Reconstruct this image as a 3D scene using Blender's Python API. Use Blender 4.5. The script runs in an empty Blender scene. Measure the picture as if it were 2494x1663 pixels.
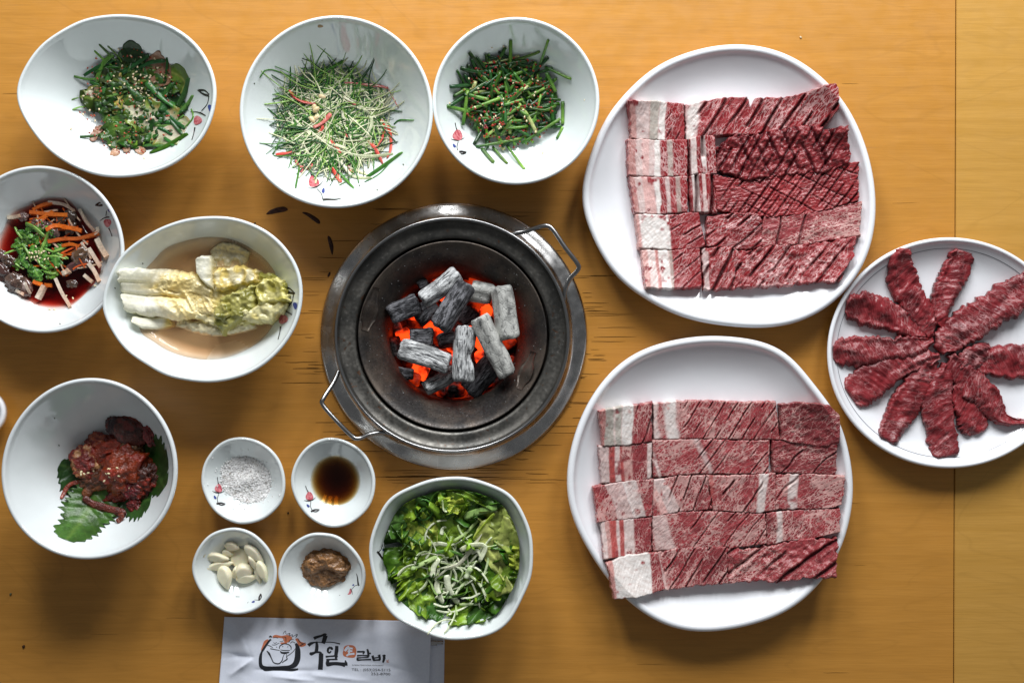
import bpy, bmesh, math, random
import numpy as np
from mathutils import Vector

# ---------------------------------------------------------------- camera, light, exposure
sc = bpy.context.scene
COL = sc.collection
H = 1.15                       # camera height above the table (m); the frame is 1 m wide at table level
FY = -0.049                    # where the camera stands over the table
cam = bpy.data.objects.new('camera', bpy.data.cameras.new('camera'))
COL.objects.link(cam)
cam.location = (0, FY, H)
cam.data.sensor_width = 36
cam.data.lens = 36 * H
cam.data.shift_y = -FY
cam.data.clip_start = 0.05
cam.data.clip_end = 50
sc.camera = cam

world = bpy.data.worlds.new('World')
sc.world = world
world.use_nodes = True
bg = world.node_tree.nodes['Background']
bg.inputs[0].default_value = (0.92, 0.96, 1.0, 1)
bg.inputs[1].default_value = 0.14

def window_light(x, y, z, w, h, energy, target=(0, -0.05, 0)):
    l = bpy.data.lights.new('window', 'AREA')
    l.shape = 'RECTANGLE'; l.size = w; l.size_y = h; l.energy = energy
    l.color = (0.97, 0.985, 1.0)
    o = bpy.data.objects.new('window_light', l)
    COL.objects.link(o)
    o.location = (x, y, z)
    d = Vector(target) - Vector((x, y, z))
    o.rotation_euler = d.to_track_quat('-Z', 'Y').to_euler()
    return o
for wx in (-0.42, 0.12, 0.66):
    window_light(wx, 1.30, 0.86, 0.32, 0.66, 16.5, (wx * 0.3, -0.05, 0))

sc.view_settings.view_transform = 'Standard'
sc.view_settings.look = 'None'
sc.view_settings.exposure = 0.0
sc.view_settings.gamma = 1.0
sc.view_settings.use_curve_mapping = False
sc.cycles.use_denoising = True
sc.cycles.max_bounces = 8
sc.cycles.transparent_max_bounces = 12
sc.cycles.volume_bounces = 0
sc.cycles.caustics_reflective = False
sc.cycles.caustics_refractive = False

# ---------------------------------------------------------------- helpers
rng = np.random.default_rng(7)
random.seed(7)

def U(nx, ny, z=0.0):
    """photo pixel (2494 wide) -> point at height z"""
    k = (H - z) / H
    x0 = (nx - 1247) / 2494.0
    y0 = (831.5 - ny) / 2494.0
    return np.array([x0 * k, FY + (y0 - FY) * k, z])

def crop(x0, y0, s):
    return lambda p: (x0 + p[0] / s, y0 + p[1] / s)
C1 = crop(0, 0, 3.409); C2 = crop(560, 20, 3.137); C3 = crop(1030, 20, 3.485)
C4 = crop(0, 390, 3.5625); C5 = crop(230, 500, 3.485); C6 = crop(0, 900, 3.2)
C7 = crop(450, 1040, 3.266); C8 = crop(880, 1130, 3.484); CG = crop(760, 470, 2.2725)
CL = crop(1400, 90, 2.148); CM = crop(1360, 800, 2.0627); CN = crop(1990, 560, 2.6567)
CP = crop(500, 1460, 3.7935); CH = crop(620, 1490, 10.455); CT = crop(740, 1520, 10.226)
PX = 1 / 2494.0

def _hash(ix, iy, iz, seed):
    n = (ix.astype(np.int64) * 374761393 + iy.astype(np.int64) * 668265263 + iz.astype(np.int64) * 2147483647 + seed * 974711) & 0xffffffff
    n = ((n ^ (n >> 13)) * 1274126177) & 0xffffffff
    n = ((n ^ (n >> 16)) * 2246822519) & 0xffffffff
    return ((n ^ (n >> 15)) & 0xffff) / 65535.0

def vnoise(x, y, z=0.0, seed=0):
    x = np.asarray(x, float); y = np.asarray(y, float); z = np.asarray(z, float) + np.zeros_like(x)
    x0 = np.floor(x); y0 = np.floor(y); z0 = np.floor(z)
    fx, fy, fz = x - x0, y - y0, z - z0
    fx = fx * fx * (3 - 2 * fx); fy = fy * fy * (3 - 2 * fy); fz = fz * fz * (3 - 2 * fz)
    r = 0
    for dx in (0, 1):
        for dy in (0, 1):
            for dz in (0, 1):
                w = (fx if dx else 1 - fx) * (fy if dy else 1 - fy) * (fz if dz else 1 - fz)
                r = r + w * _hash(x0 + dx, y0 + dy, z0 + dz, seed)
    return r * 2 - 1

def fbm(x, y, z=0.0, seed=0, oct=3):
    r = 0; a = 1; t = 0
    for i in range(oct):
        r = r + a * vnoise(np.asarray(x) * 2 ** i, np.asarray(y) * 2 ** i, np.asarray(z) * 2 ** i, seed + i)
        t += a; a *= .5
    return r / t

def smooth(a, b, x):
    t = np.clip((x - a) / (b - a), 0, 1)
    return t * t * (3 - 2 * t)

def resample(pts, n):
    pts = np.asarray(pts, float)
    d = np.r_[0, np.cumsum(np.linalg.norm(np.diff(pts, axis=0), axis=1))]
    s = np.linspace(0, d[-1], n)
    return np.stack([np.interp(s, d, pts[:, k]) for k in range(pts.shape[1])], 1)

def catmull(pts, per=8, closed=False):
    p = np.asarray(pts, float)
    if closed:
        q = np.vstack([p[-1], p, p[0], p[1]])
    else:
        q = np.vstack([2 * p[0] - p[1], p, 2 * p[-1] - p[-2]])
    out = []
    m = len(q) - 3
    for i in range(m):
        a, b, c, d = q[i:i + 4]
        for t in np.linspace(0, 1, per, endpoint=False):
            out.append(.5 * ((2 * b) + (c - a) * t + (2 * a - 5 * b + 4 * c - d) * t * t + (3 * b - a - 3 * c + d) * t ** 3))
    if not closed:
        out.append(p[-1])
    return np.array(out)

def new_obj(name, verts, faces, mat, parent=None, smooth_=True, col=None, attrs=None):
    me = bpy.data.meshes.new(name)
    me.from_pydata([tuple(v) for v in np.asarray(verts, float).tolist()], [], [tuple(f) for f in faces])
    if smooth_:
        me.polygons.foreach_set('use_smooth', np.ones(len(me.polygons), dtype=bool))
    if col is not None:
        c = np.asarray(col, float)
        if c.ndim == 1:
            c = np.tile(c, (len(verts), 1))
        if c.shape[1] == 3:
            c = np.hstack([c, np.ones((len(c), 1))])
        a = me.attributes.new('col', 'FLOAT_COLOR', 'POINT')
        a.data.foreach_set('color', c.astype(np.float32).ravel())
    for k, v in (attrs or {}).items():
        v = np.asarray(v, float)
        if v.ndim == 1:
            a = me.attributes.new(k, 'FLOAT', 'POINT'); a.data.foreach_set('value', v.astype(np.float32))
        elif v.shape[1] == 3:
            a = me.attributes.new(k, 'FLOAT_VECTOR', 'POINT'); a.data.foreach_set('vector', v.astype(np.float32).ravel())
        else:
            a = me.attributes.new(k, 'FLOAT_COLOR', 'POINT'); a.data.foreach_set('color', v.astype(np.float32).ravel())
    me.materials.append(mat)
    me.update()
    o = bpy.data.objects.new(name, me)
    COL.objects.link(o)
    if parent is not None:
        o.parent = parent
    return o

def tag(o, label=None, cat=None, group=None, kind=None):
    if label: o['label'] = label
    if cat: o['category'] = cat
    if group: o['group'] = group
    if kind: o['kind'] = kind
    return o

def thing(name, label, cat, group=None):
    o = bpy.data.objects.new(name, None)
    o.empty_display_size = 0.01
    COL.objects.link(o)
    return tag(o, label, cat, group)

def grid_faces(h, w, wrap=False, off=0, flip=False):
    f = []
    for i in range(h - 1):
        for j in range(w if wrap else w - 1):
            k = (j + 1) % w
            q = (off + i * w + j, off + i * w + k, off + (i + 1) * w + k, off + (i + 1) * w + j)
            f.append(q[::-1] if flip else q)
    return f

def lathe(name, prof, cx, cy, mat, parent=None, seg=96, close=False):
    a = np.linspace(0, 2 * math.pi, seg, endpoint=False)
    prof = np.asarray(prof, float)
    V = np.zeros((len(prof), seg, 3))
    V[..., 0] = cx + prof[:, :1] * np.cos(a); V[..., 1] = cy + prof[:, :1] * np.sin(a); V[..., 2] = prof[:, 1:2]
    f = grid_faces(len(prof), seg, True)
    if close:
        f += [((len(prof) - 1) * seg + j, (len(prof) - 1) * seg + (j + 1) % seg, (j + 1) % seg, j) for j in range(seg)]
    return new_obj(name, V.reshape(-1, 3), f, mat, parent)

def frames(pts):
    pts = np.asarray(pts, float)
    t = np.gradient(pts, axis=0)
    t /= np.maximum(np.linalg.norm(t, axis=1, keepdims=True), 1e-9)
    up = np.array([0, 0, 1.0])
    side = np.cross(np.tile(up, (len(pts), 1)), t)
    n = np.linalg.norm(side, axis=1, keepdims=True)
    side = np.where(n < 1e-4, np.array([1.0, 0, 0]), side / np.maximum(n, 1e-9))
    nor = np.cross(t, side)
    return t, side, nor

def tube_geo(pts, rad, seg=6, flat=1.0, off=0, roll=0.0):
    """closed tube; flat < 1 squashes it; returns verts, faces"""
    pts = np.asarray(pts, float); n = len(pts)
    rad = np.broadcast_to(np.asarray(rad, float), (n,))
    t, s, nn = frames(pts)
    a = np.linspace(0, 2 * math.pi, seg, endpoint=False)
    ro = np.broadcast_to(np.asarray(roll, float), (n,))[:, None]
    c = np.cos(a)[None, :] * 1.0; d = np.sin(a)[None, :] * flat
    e = c * np.cos(ro) - d * np.sin(ro); g = c * np.sin(ro) + d * np.cos(ro)
    V = pts[:, None, :] + rad[:, None, None] * (e[..., None] * s[:, None, :] + g[..., None] * nn[:, None, :])
    V = V.reshape(-1, 3)
    f = grid_faces(n, seg, True, off)
    f.append(tuple(off + k for k in range(seg))[::-1])
    f.append(tuple(off + (n - 1) * seg + k for k in range(seg)))
    return V, f

def tube(name, pts, rad, mat, parent=None, seg=6, flat=1.0, col=None, roll=0.0):
    V, f = tube_geo(pts, rad, seg, flat, 0, roll)
    if col is not None and np.ndim(col) == 2 and len(col) == len(pts):
        col = np.repeat(np.asarray(col), seg, axis=0)
    return new_obj(name, V, f, mat, parent, col=col)

class Batch:
    """collects geometry too small to pick apart singly into one mesh"""
    def __init__(s): s.v = []; s.f = []; s.c = []; s.n = 0
    def add(s, V, f, col):
        s.v.append(V); s.f += [tuple(i + s.n for i in q) for q in f]
        c = np.asarray(col, float)
        if c.ndim == 1: c = np.tile(c, (len(V), 1))
        s.c.append(c); s.n += len(V)
    def build(s, name, mat, parent=None, smooth_=True):
        return new_obj(name, np.vstack(s.v), s.f, mat, parent, smooth_, col=np.vstack(s.c))

def sph_geo(nu=10, nv=7):
    """unit sphere verts/faces"""
    V = [(0, 0, 1)]
    for i in range(1, nv):
        th = math.pi * i / nv
        for j in range(nu):
            ph = 2 * math.pi * j / nu
            V.append((math.sin(th) * math.cos(ph), math.sin(th) * math.sin(ph), math.cos(th)))
    V.append((0, 0, -1))
    f = [(0, 1 + j, 1 + (j + 1) % nu) for j in range(nu)]
    for i in range(nv - 2):
        for j in range(nu):
            a = 1 + i * nu + j; b = 1 + i * nu + (j + 1) % nu
            f.append((a, a + nu, b + nu, b))
    l = len(V) - 1
    f += [(l, l - nu + (j + 1) % nu, l - nu + j) for j in range(nu)]
    return np.array(V), f

def rotz(V, a):
    c, s = math.cos(a), math.sin(a)
    V = np.asarray(V)
    return np.stack([V[..., 0] * c - V[..., 1] * s, V[..., 0] * s + V[..., 1] * c, V[..., 2]], -1)

# ---------------------------------------------------------------- materials
class NT:
    def __init__(s, name):
        s.m = bpy.data.materials.new(name); s.m.use_nodes = True
        s.t = s.m.node_tree; s.n = s.t.nodes; s.l = s.t.links
        s.b = s.n['Principled BSDF']; s.out = s.n['Material Output']
    def node(s, typ, **kw):
        n = s.n.new(typ)
        for k, v in kw.items(): setattr(n, k, v)
        return n
    def put(s, sock, v):
        if hasattr(v, 'is_output') or hasattr(v, 'links'): s.l.new(v, sock)
        else: sock.default_value = v
    def math(s, op, a, b=None, clamp=False):
        n = s.node('ShaderNodeMath', operation=op, use_clamp=clamp)
        s.put(n.inputs[0], a)
        if b is not None: s.put(n.inputs[1], b)
        return n.outputs[0]
    def mix(s, fac, a, b, blend='MIX'):
        n = s.node('ShaderNodeMix', data_type='RGBA', blend_type=blend)
        s.put(n.inputs[0], fac)
        for sock, v in ((n.inputs[6], a), (n.inputs[7], b)):
            s.put(sock, (*v, 1) if isinstance(v, tuple) and len(v) == 3 else v)
        return n.outputs[2]
    def ramp(s, fac, lo, hi, a=0.0, b=1.0):
        n = s.node('ShaderNodeMapRange', interpolation_type='SMOOTHSTEP')
        s.put(n.inputs[0], fac); s.put(n.inputs[1], lo); s.put(n.inputs[2], hi); s.put(n.inputs[3], a); s.put(n.inputs[4], b)
        return n.outputs[0]
    def coord(s, kind='Object'):
        return s.node('ShaderNodeTexCoord').outputs[kind]
    def attr(s, name):
        return s.node('ShaderNodeAttribute', attribute_name=name)
    def map(s, v, scale=(1, 1, 1), rot=(0, 0, 0), loc=(0, 0, 0)):
        n = s.node('ShaderNodeMapping')
        s.put(n.inputs[0], v); n.inputs[1].default_value = loc; n.inputs[2].default_value = rot; n.inputs[3].default_value = scale
        return n.outputs[0]
    def noise(s, v, scale, detail=3, rough=.55, dist=0.0):
        n = s.node('ShaderNodeTexNoise')
        s.put(n.inputs['Vector'], v); n.inputs['Scale'].default_value = scale; n.inputs['Detail'].default_value = detail
        n.inputs['Roughness'].default_value = rough; n.inputs['Distortion'].default_value = dist
        return n.outputs[0]
    def voro(s, v, scale, feature='DISTANCE_TO_EDGE', out=0):
        n = s.node('ShaderNodeTexVoronoi', feature=feature)
        s.put(n.inputs['Vector'], v); n.inputs['Scale'].default_value = scale
        return n.outputs[out]
    def bump(s, hgt, strength=.4, dist=.001):
        n = s.node('ShaderNodeBump')
        n.inputs['Strength'].default_value = strength; n.inputs['Distance'].default_value = dist
        s.put(n.inputs['Height'], hgt)
        s.l.new(n.outputs[0], s.b.inputs['Normal'])
    def set(s, **kw):
        names = dict(col='Base Color', rough='Roughness', metal='Metallic', spec='Specular IOR Level', coat='Coat Weight',
                     coatr='Coat Roughness', sss='Subsurface Weight', trans='Transmission Weight', alpha='Alpha', emit='Emission Color', emits='Emission Strength', sheen='Sheen Weight')
        for k, v in kw.items():
            sock = s.b.inputs[names[k]]
            s.put(sock, (*v, 1) if isinstance(v, tuple) and len(v) == 3 else v)
        return s

def ceramic(name, col, rough=.12, var=.03):
    m = NT(name)
    n = m.noise(m.coord(), 40, 3)
    c = m.mix(m.ramp(n, .35, .7), tuple(x * (1 - var) for x in col), col)
    sp = m.noise(m.coord(), 260, 2)
    c = m.mix(m.ramp(sp, .76, .80, 0, .35), c, (.35, .33, .28))
    m.set(col=c, rough=rough, spec=.5, coat=.6, coatr=.03)
    m.bump(m.noise(m.coord(), 30, 2), .08, .004)
    return m.m

def vcol(name, rough=.45, spec=.4, var=.25, nscale=400, bump=.25, bscale=500, sss=0.0, coat=0.0, bdist=.0008, transl=0.0, tint=None):
    """colour per vertex, broken up by fine noise"""
    m = NT(name)
    a = m.attr('col').outputs['Color']
    if tint: a = m.mix(1.0, a, tint, 'MULTIPLY')
    n = m.noise(m.coord(), nscale, 3)
    c = m.mix(m.ramp(n, .3, .75), a, m.mix(1.0, a, (1 + var, 1 + var, 1 + var), 'MULTIPLY'))
    c = m.mix(m.ramp(m.noise(m.coord(), nscale * .37, 2), .45, .7, 0, var), c, m.mix(1.0, c, (.45, .45, .45), 'MULTIPLY'))
    m.set(col=c, rough=rough, spec=spec, coat=coat)
    if sss:
        m.set(sss=sss); m.b.inputs['Subsurface Radius'].default_value = (.006, .003, .0015); m.b.inputs['Subsurface Scale'].default_value = .5
    if bump: m.bump(m.noise(m.coord(), bscale, 3), bump, bdist)
    if transl:
        tl = m.node('ShaderNodeBsdfTranslucent'); m.l.new(m.mix(1.0, c, (1.25, 1.3, .8), 'MULTIPLY'), tl.inputs[0])
        ms = m.node('ShaderNodeMixShader'); ms.inputs[0].default_value = transl
        m.l.new(m.b.outputs[0], ms.inputs[1]); m.l.new(tl.outputs[0], ms.inputs[2]); m.l.new(ms.outputs[0], m.out.inputs['Surface'])
    return m.m

def liquid(name, absorb, density, rough=.03, cloud=None, cloudf=0.0):
    """clear film: no refraction, coloured by what it absorbs over its own depth"""
    m = NT(name)
    tr = m.node('ShaderNodeBsdfTransparent')
    gl = m.node('ShaderNodeBsdfGlossy'); gl.inputs['Roughness'].default_value = rough
    fr = m.node('ShaderNodeFresnel'); fr.inputs[0].default_value = 1.34
    mx = m.node('ShaderNodeMixShader')
    base = tr.outputs[0]
    if cloud:
        df = m.node('ShaderNodeBsdfDiffuse'); df.inputs[0].default_value = (*cloud, 1)
        m2 = m.node('ShaderNodeMixShader'); m2.inputs[0].default_value = cloudf
        m.l.new(tr.outputs[0], m2.inputs[1]); m.l.new(df.outputs[0], m2.inputs[2]); base = m2.outputs[0]
    gm = m.node('ShaderNodeNewGeometry')
    m.l.new(m.math('MULTIPLY', fr.outputs[0], m.math('SUBTRACT', 1.0, gm.outputs['Backfacing'])), mx.inputs[0]); m.l.new(base, mx.inputs[1]); m.l.new(gl.outputs[0], mx.inputs[2])
    m.l.new(mx.outputs[0], m.out.inputs['Surface'])
    ab = m.node('ShaderNodeVolumeAbsorption'); ab.inputs[0].default_value = (*absorb, 1); ab.inputs[1].default_value = density
    m.l.new(ab.outputs[0], m.out.inputs['Volume'])
    m.n.remove(m.b)
    return m.m
# ---------------------------------------------------------------- table
GC = U(*CG((783, 793)), .006)          # grill centre
def wood(name, c1, c2, cracks):
    m = NT(name)
    co = m.coord('Object')
    grain = m.noise(m.map(co, (5, 120, 1)), 1.0, 4, .6, .3)
    fine = m.noise(m.map(co, (30, 900, 1)), 1.0, 2)
    flame = m.noise(m.map(co, (3.2, 9, 1)), 1.0, 2, .5, 1.6)
    ring = m.math('ABSOLUTE', m.math('SUBTRACT', m.math('FRACT', m.math('MULTIPLY', flame, 7.0)), .5))
    c = m.mix(m.ramp(grain, .3, .7), c1, c2)
    c = m.mix(m.ramp(ring, .40, .5, 0, .22), c, tuple(x * .74 for x in c1))
    c = m.mix(m.ramp(fine, .35, .75, 0, .30), c, tuple(x * .66 for x in c1))
    blot = m.noise(co, 7, 3)
    c = m.mix(m.ramp(blot, .4, .75, 0, .3), c, tuple(x * .8 for x in c2))
    # hairline checks in the veneer, crowding round the hot grill
    ck = m.noise(m.map(co, (7, 900, 1)), 1.0, 1, .4)
    ck2 = m.noise(m.map(co, (11, 760, 1), loc=(3.3, 1.7, 0)), 1.0, 1, .4)
    if cracks:
        d = m.node('ShaderNodeVectorMath', operation='DISTANCE')
        m.put(d.inputs[0], m.map(co, (.8, 1, 0))); d.inputs[1].default_value = (GC[0] * .8, GC[1], 0)
        near = m.ramp(d.outputs['Value'], .12, .20, 1, 0)
        th = m.math('SUBTRACT', .80, m.math('MULTIPLY', near, .05))
        msk = m.ramp(m.math('SUBTRACT', ck, th), 0.0, .035)
        th2 = m.math('SUBTRACT', .84, m.math('MULTIPLY', near, .06))
        msk2 = m.ramp(m.math('SUBTRACT', ck2, th2), 0.0, .03)
        msk = m.math('MAXIMUM', msk, msk2)
        c = m.mix(m.math('MULTIPLY', near, .12), c, (.30, .11, .015))
    else:
        msk = m.ramp(ck, .86, .9)
    c = m.mix(m.math('MULTIPLY', msk, .62), c, (.05, .025, .008))
    m.set(col=c, rough=m.ramp(m.noise(co, 60, 4), .3, .7, .30, .42), spec=.4)
    h = m.math('SUBTRACT', m.math('MULTIPLY', fine, .25), msk)
    m.bump(h, .25, .0006)
    return m.m
wood_main = wood('honey_veneer', (.485, .219, .036), (.545, .252, .045), True)
wood_side = wood('pale_veneer', (.50, .262, .050), (.56, .300, .064), False)

def board_with_hole(name, x0, x1, y0, y1, zt, th, mat, hole=None, skew=(0, 0)):
    """a slab; hole = (cx, cy, r); skew shifts the right/left edges between top and bottom"""
    if hole is None:
        P = np.array([(x0 - skew[0], y0), (x1, y0), (x1, y1), (x0 + skew[0], y1)])
        b = .0008; c = P.mean(0)
        Q = P + np.sign(c - P) * b
        V = [(*p, zt - th) for p in P] + [(*p, zt - b) for p in P] + [(*p, zt) for p in Q]
        f = [(3, 2, 1, 0), (8, 9, 10, 11)]
        for i in range(4):
            j = (i + 1) % 4
            f += [(i, j, 4 + j, 4 + i), (4 + i, 4 + j, 8 + j, 8 + i)]
        return new_obj(name, V, f, mat, smooth_=False)
    cx, cy, r = hole
    corners = [math.atan2(y - cy, x - cx) for x, y in ((x0, y0), (x1, y0), (x1, y1), (x0, y1))]
    ang = sorted(set(list(np.linspace(-math.pi, math.pi, 96, endpoint=False)) + corners))
    n = len(ang); ins = []; out = []
    for a in ang:
        c, s = math.cos(a), math.sin(a)
        k = min((x1 - cx) / c if c > 1e-9 else 1e9, (x0 - cx) / c if c < -1e-9 else 1e9,
                (y1 - cy) / s if s > 1e-9 else 1e9, (y0 - cy) / s if s < -1e-9 else 1e9)
        px, py = cx + c * k, cy + s * k
        if abs(px - x1) < 1e-6: px += skew[1] * (y1 - py) / (y1 - y0)
        out.append((px, py)); ins.append((cx + r * c, cy + r * s))
    V = [(*p, zt) for p in ins] + [(*p, zt) for p in out] + [(*p, zt - th) for p in out] + [(*p, zt - th) for p in ins]
    f = []
    for ring in range(4):
        a, b = ring * n, ((ring + 1) % 4) * n
        for i in range(n):
            j = (i + 1) % n
            f.append((a + i, b + i, b + j, a + j))
    return new_obj(name, V, f, mat, smooth_=False)

seam_t = U(2327, 0)[0]; seam_b = U(2320, 1663)[0]
YB, YT = -.42, .42
t1 = board_with_hole('table_top', -.62, seam_t + .0002, YB, YT, 0, .028, wood_main, (GC[0], GC[1], .119), (0, seam_b - seam_t))
tag(t1, 'honey coloured veneer table top with a round hole for the grill', 'table', kind='structure')
t2 = board_with_hole('table_extension', (seam_t + seam_b) / 2 + .0016, .78, YB, YT, -.0008, .028, wood_side, None, ((seam_t - seam_b) * .5,))
tag(t2, 'paler yellow veneer table board beside the seam', 'table', kind='structure')
m = NT('dark_gap'); m.set(col=(.03, .018, .01), rough=.8)
gp = board_with_hole('table_underframe', seam_b - .02, seam_t + .02, YB, YT, -.012, .012, m.m)
gp.location.z = -.0165
tag(gp, 'dark wooden rail under the table seam', 'table', kind='structure')

# hairline checks in the veneer round the hot grill: thin dark slits too small to pick apart
m = NT('veneer_check'); m.set(col=(.10, .045, .010), rough=.9, spec=.1)
b = Batch()
def check(x, y, L, w):
    """a tapering slit, photo px"""
    n = 7; u = np.linspace(0, 1, n)
    ww = w * np.sin(np.pi * np.clip(u * .9 + .08, 0, 1)) ** .6 / 2
    yy = y + np.cumsum(rng.normal(0, .35, n))
    V = []
    for k in range(n):
        for sg in (-1, 1):
            p = U(x + L * u[k], yy[k] + sg * ww[k], 0); p[2] = .00015; V.append(p)
    b.add(np.array(V), grid_faces(n, 2), (0, 0, 0))
gpx, gpy = CG((783, 793))
for i in range(85):
    sd = 1 if rng.uniform() < .5 else -1
    yy = gpy + rng.uniform(-1, 1) * 318
    dx = math.sqrt(max(324 ** 2 - (yy - gpy) ** 2, 0))
    L = rng.uniform(15, 105) * (1 if rng.uniform() < .8 else 1.6)
    g = rng.exponential(14)
    x = gpx + dx + g - 8 if sd > 0 else gpx - dx - g - L + 8
    if yy < gpy - 150 and rng.uniform() < .55: continue
    check(x, yy, L, rng.uniform(.7, 1.9))
for i in range(26):
    x = gpx + rng.uniform(-200, 190); yy = gpy + rng.uniform(322, 360)
    check(x, yy, rng.uniform(40, 160), rng.uniform(.8, 1.9))
for i in range(45):
    check(rng.uniform(0, 2300), rng.uniform(0, 1663), rng.uniform(18, 80), rng.uniform(.4, .8))
o = b.build('veneer_checks', m.m, t1, False); o['kind'] = 'stuff'
# ---------------------------------------------------------------- bowls and plates
porcelain = ceramic('porcelain', (.73, .78, .775), .07)
porcelain_grey = ceramic('porcelain_cool', (.72, .76, .765), .08)
melamine = ceramic('melamine', (.83, .845, .875), .20, .015)
m = NT('ink_black'); m.set(col=(.022, .018, .02), rough=.25); ink = m.m
m = NT('ink_pink'); m.set(col=m.mix(m.ramp(m.noise(m.coord(), 300, 2), .35, .65), (.42, .07, .09), (.62, .22, .24)), rough=.2); pink = m.m
m = NT('ink_blue'); m.set(col=(.05, .07, .26), rough=.2); blue = m.m

class Bowl:
    def __init__(s, name, label, cat, outline, h, flat=.42, p=1.8, th=.0038, z0=.007, mat=None, foot=.52, facet=3, group=None, rimround=1.0, seg=144):
        s.h, s.flat, s.p, s.th, s.z0 = h, flat, p, th, z0
        P = np.array([U(x, y, h)[:2] for x, y in outline])
        D = catmull(P, 10, True)
        s.c = (D.min(0) + D.max(0)) / 2
        d = D - s.c
        a = np.arctan2(d[:, 1], d[:, 0]); r = np.linalg.norm(d, axis=1)
        o = np.argsort(a); a = a[o]; r = r[o]
        s.N = seg
        s.ang = np.linspace(-math.pi, math.pi, s.N, endpoint=False)
        s.R = np.interp(s.ang, np.r_[a - 2 * math.pi, a, a + 2 * math.pi], np.r_[r, r, r])
        F = np.fft.rfft(s.R); F[14:] = 0; s.R = np.fft.irfft(F, s.N)
        F[facet:] = 0
        s.Rl = np.fft.irfft(F, s.N)
        s.root = thing(name, label, cat, group)
        s.root.location = (0, 0, 0)
        prof = []                                   # (t, dr, z)
        for t in np.linspace(0.02, 1, 34):
            prof.append((t, -th * t, s.zin(t)))
        for k in np.linspace(0, 1, 7)[1:]:
            aa = math.pi * (1 - k)
            prof.append((1, -th / 2 + th / 2 * math.cos(aa), h + rimround * th / 2 * math.sin(aa)))
        for t in np.linspace(.985, foot, 14):
            prof.append((t, 0, max(s.zin(t) - th * .9 * (.4 + .6 * t), .0035)))
        zf = prof[-1][2]
        prof += [(foot - .01, 0, zf * .5), (foot - .015, 0, -.0003), (foot - .06, 0, -.0003), (foot - .07, 0, .002), (0.02, 0, .0025)]
        V = []
        for t, dr, z in prof:
            Rt = s.Rl + (s.R - s.Rl) * t ** 2.2
            rr = t * Rt + dr
            V.append(np.stack([s.c[0] + rr * np.cos(s.ang), s.c[1] + rr * np.sin(s.ang), np.full(s.N, z)], 1))
        V = np.array(V)
        f = grid_faces(len(prof), s.N, True, flip=False)
        f.append(tuple(range(s.N))[::-1])
        b = (len(prof) - 1) * s.N
        f.append(tuple(b + k for k in range(s.N)))
        s.vessel = new_obj('vessel', V.reshape(-1, 3), f, mat or porcelain, s.root)
    def zin(s, t):
        # flat floor, tight curve, then a nearly straight wall; p is the width of the curve
        hy = lambda q: .5 * ((q - s.flat) + np.sqrt((q - s.flat) ** 2 + s.p ** 2))
        t = np.asarray(t)
        return s.z0 + (s.h - s.z0) * (hy(t) - hy(0)) / (hy(1) - hy(0))
    def tt(s, x, y):
        dx = np.asarray(x) - s.c[0]; dy = np.asarray(y) - s.c[1]
        a = np.arctan2(dy, dx); r = np.hypot(dx, dy)
        R = np.interp(a, np.r_[s.ang, math.pi], np.r_[s.R, s.R[0]])
        return r / (R - s.th)
    def z(s, x, y):
        return s.zin(np.minimum(s.tt(x, y), 1.0))
    def hit(s, nx, ny, lift=.0004):
        z = .5 * s.h
        for _ in range(14):
            p = U(nx, ny, z)
            z = .4 * z + .6 * (float(s.z(p[0], p[1])) + lift)
        return U(nx, ny, z)
    def stroke(s, name, pts, w, mat):
        """painted brush stroke lying on the glaze, pts/widths in photo px"""
        pts = catmull(pts, 6) if len(pts) > 2 else resample(pts, 8)
        w0 = np.interp(np.linspace(0, 1, len(pts)), np.linspace(0, 1, len(w)), w)
        ok = []
        for q in pts:
            g = s.hit(*q); ok.append(float(s.tt(g[0], g[1])) < .955)
        ok = np.array(ok)
        if ok.sum() < 3: return None
        pts, w = pts[ok], w0[ok]
        n = len(pts)
        w = np.interp(np.linspace(0, 1, n), np.linspace(0, 1, len(w)), w) * (1.5 if s.h > .04 else 1.15)
        t = np.gradient(pts, axis=0); t /= np.maximum(np.linalg.norm(t, axis=1, keepdims=True), 1e-6)
        nr = np.stack([-t[:, 1], t[:, 0]], 1)
        V = [s.hit(*(pts[i] + nr[i] * w[i] * k)) for i in range(n) for k in (-.5, 0, .5)]
        return new_obj(name, V, grid_faces(n, 3), mat, s.vessel)
    def disc(s, name, c, rx, ry, rot, mat):
        V = [s.hit(*c)]
        f = []
        for q in (.5, 1):
            for k in range(16):
                a = 2 * math.pi * k / 16
                e = q * (1 + .10 * math.sin(3 * a + 1))
                x, y = rx * e * math.cos(a), ry * e * math.sin(a)
                V.append(s.hit(c[0] + x * math.cos(rot) - y * math.sin(rot), c[1] + x * math.sin(rot) + y * math.cos(rot)))
        for k in range(16):
            f.append((0, 1 + (k + 1) % 16, 1 + k))
            f.append((1 + k, 1 + (k + 1) % 16, 17 + (k + 1) % 16, 17 + k))
        return new_obj(name, V, f, mat, s.vessel)
    def motif(s, joint, bloss, side=1, r=None, blossom=True):
        j = np.array(joint, float); b = np.array(bloss, float)
        L = np.linalg.norm(b - j); u = (b - j) / L; v = np.array([-u[1], u[0]]) * side
        q = lambda a, c: j + u * a * L + v * c * L
        s.stroke('painted_twig', [q(-.02, -.5), q(.02, -.2), q(-.05, .1), q(-.28, .55), q(-.36, .85)], [1, 3.4, 3.6, 2.2, .8], ink)
        s.stroke('painted_twig', [q(-.02, -.45), q(-.12, -.25), q(-.06, -.02)], [4.5, 2.5, 1.5], ink)
        s.stroke('painted_stem', [q(0, 0), q(.3, .06), q(.62, -.02)], [1.4, 1.0, 1.2], ink)
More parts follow.
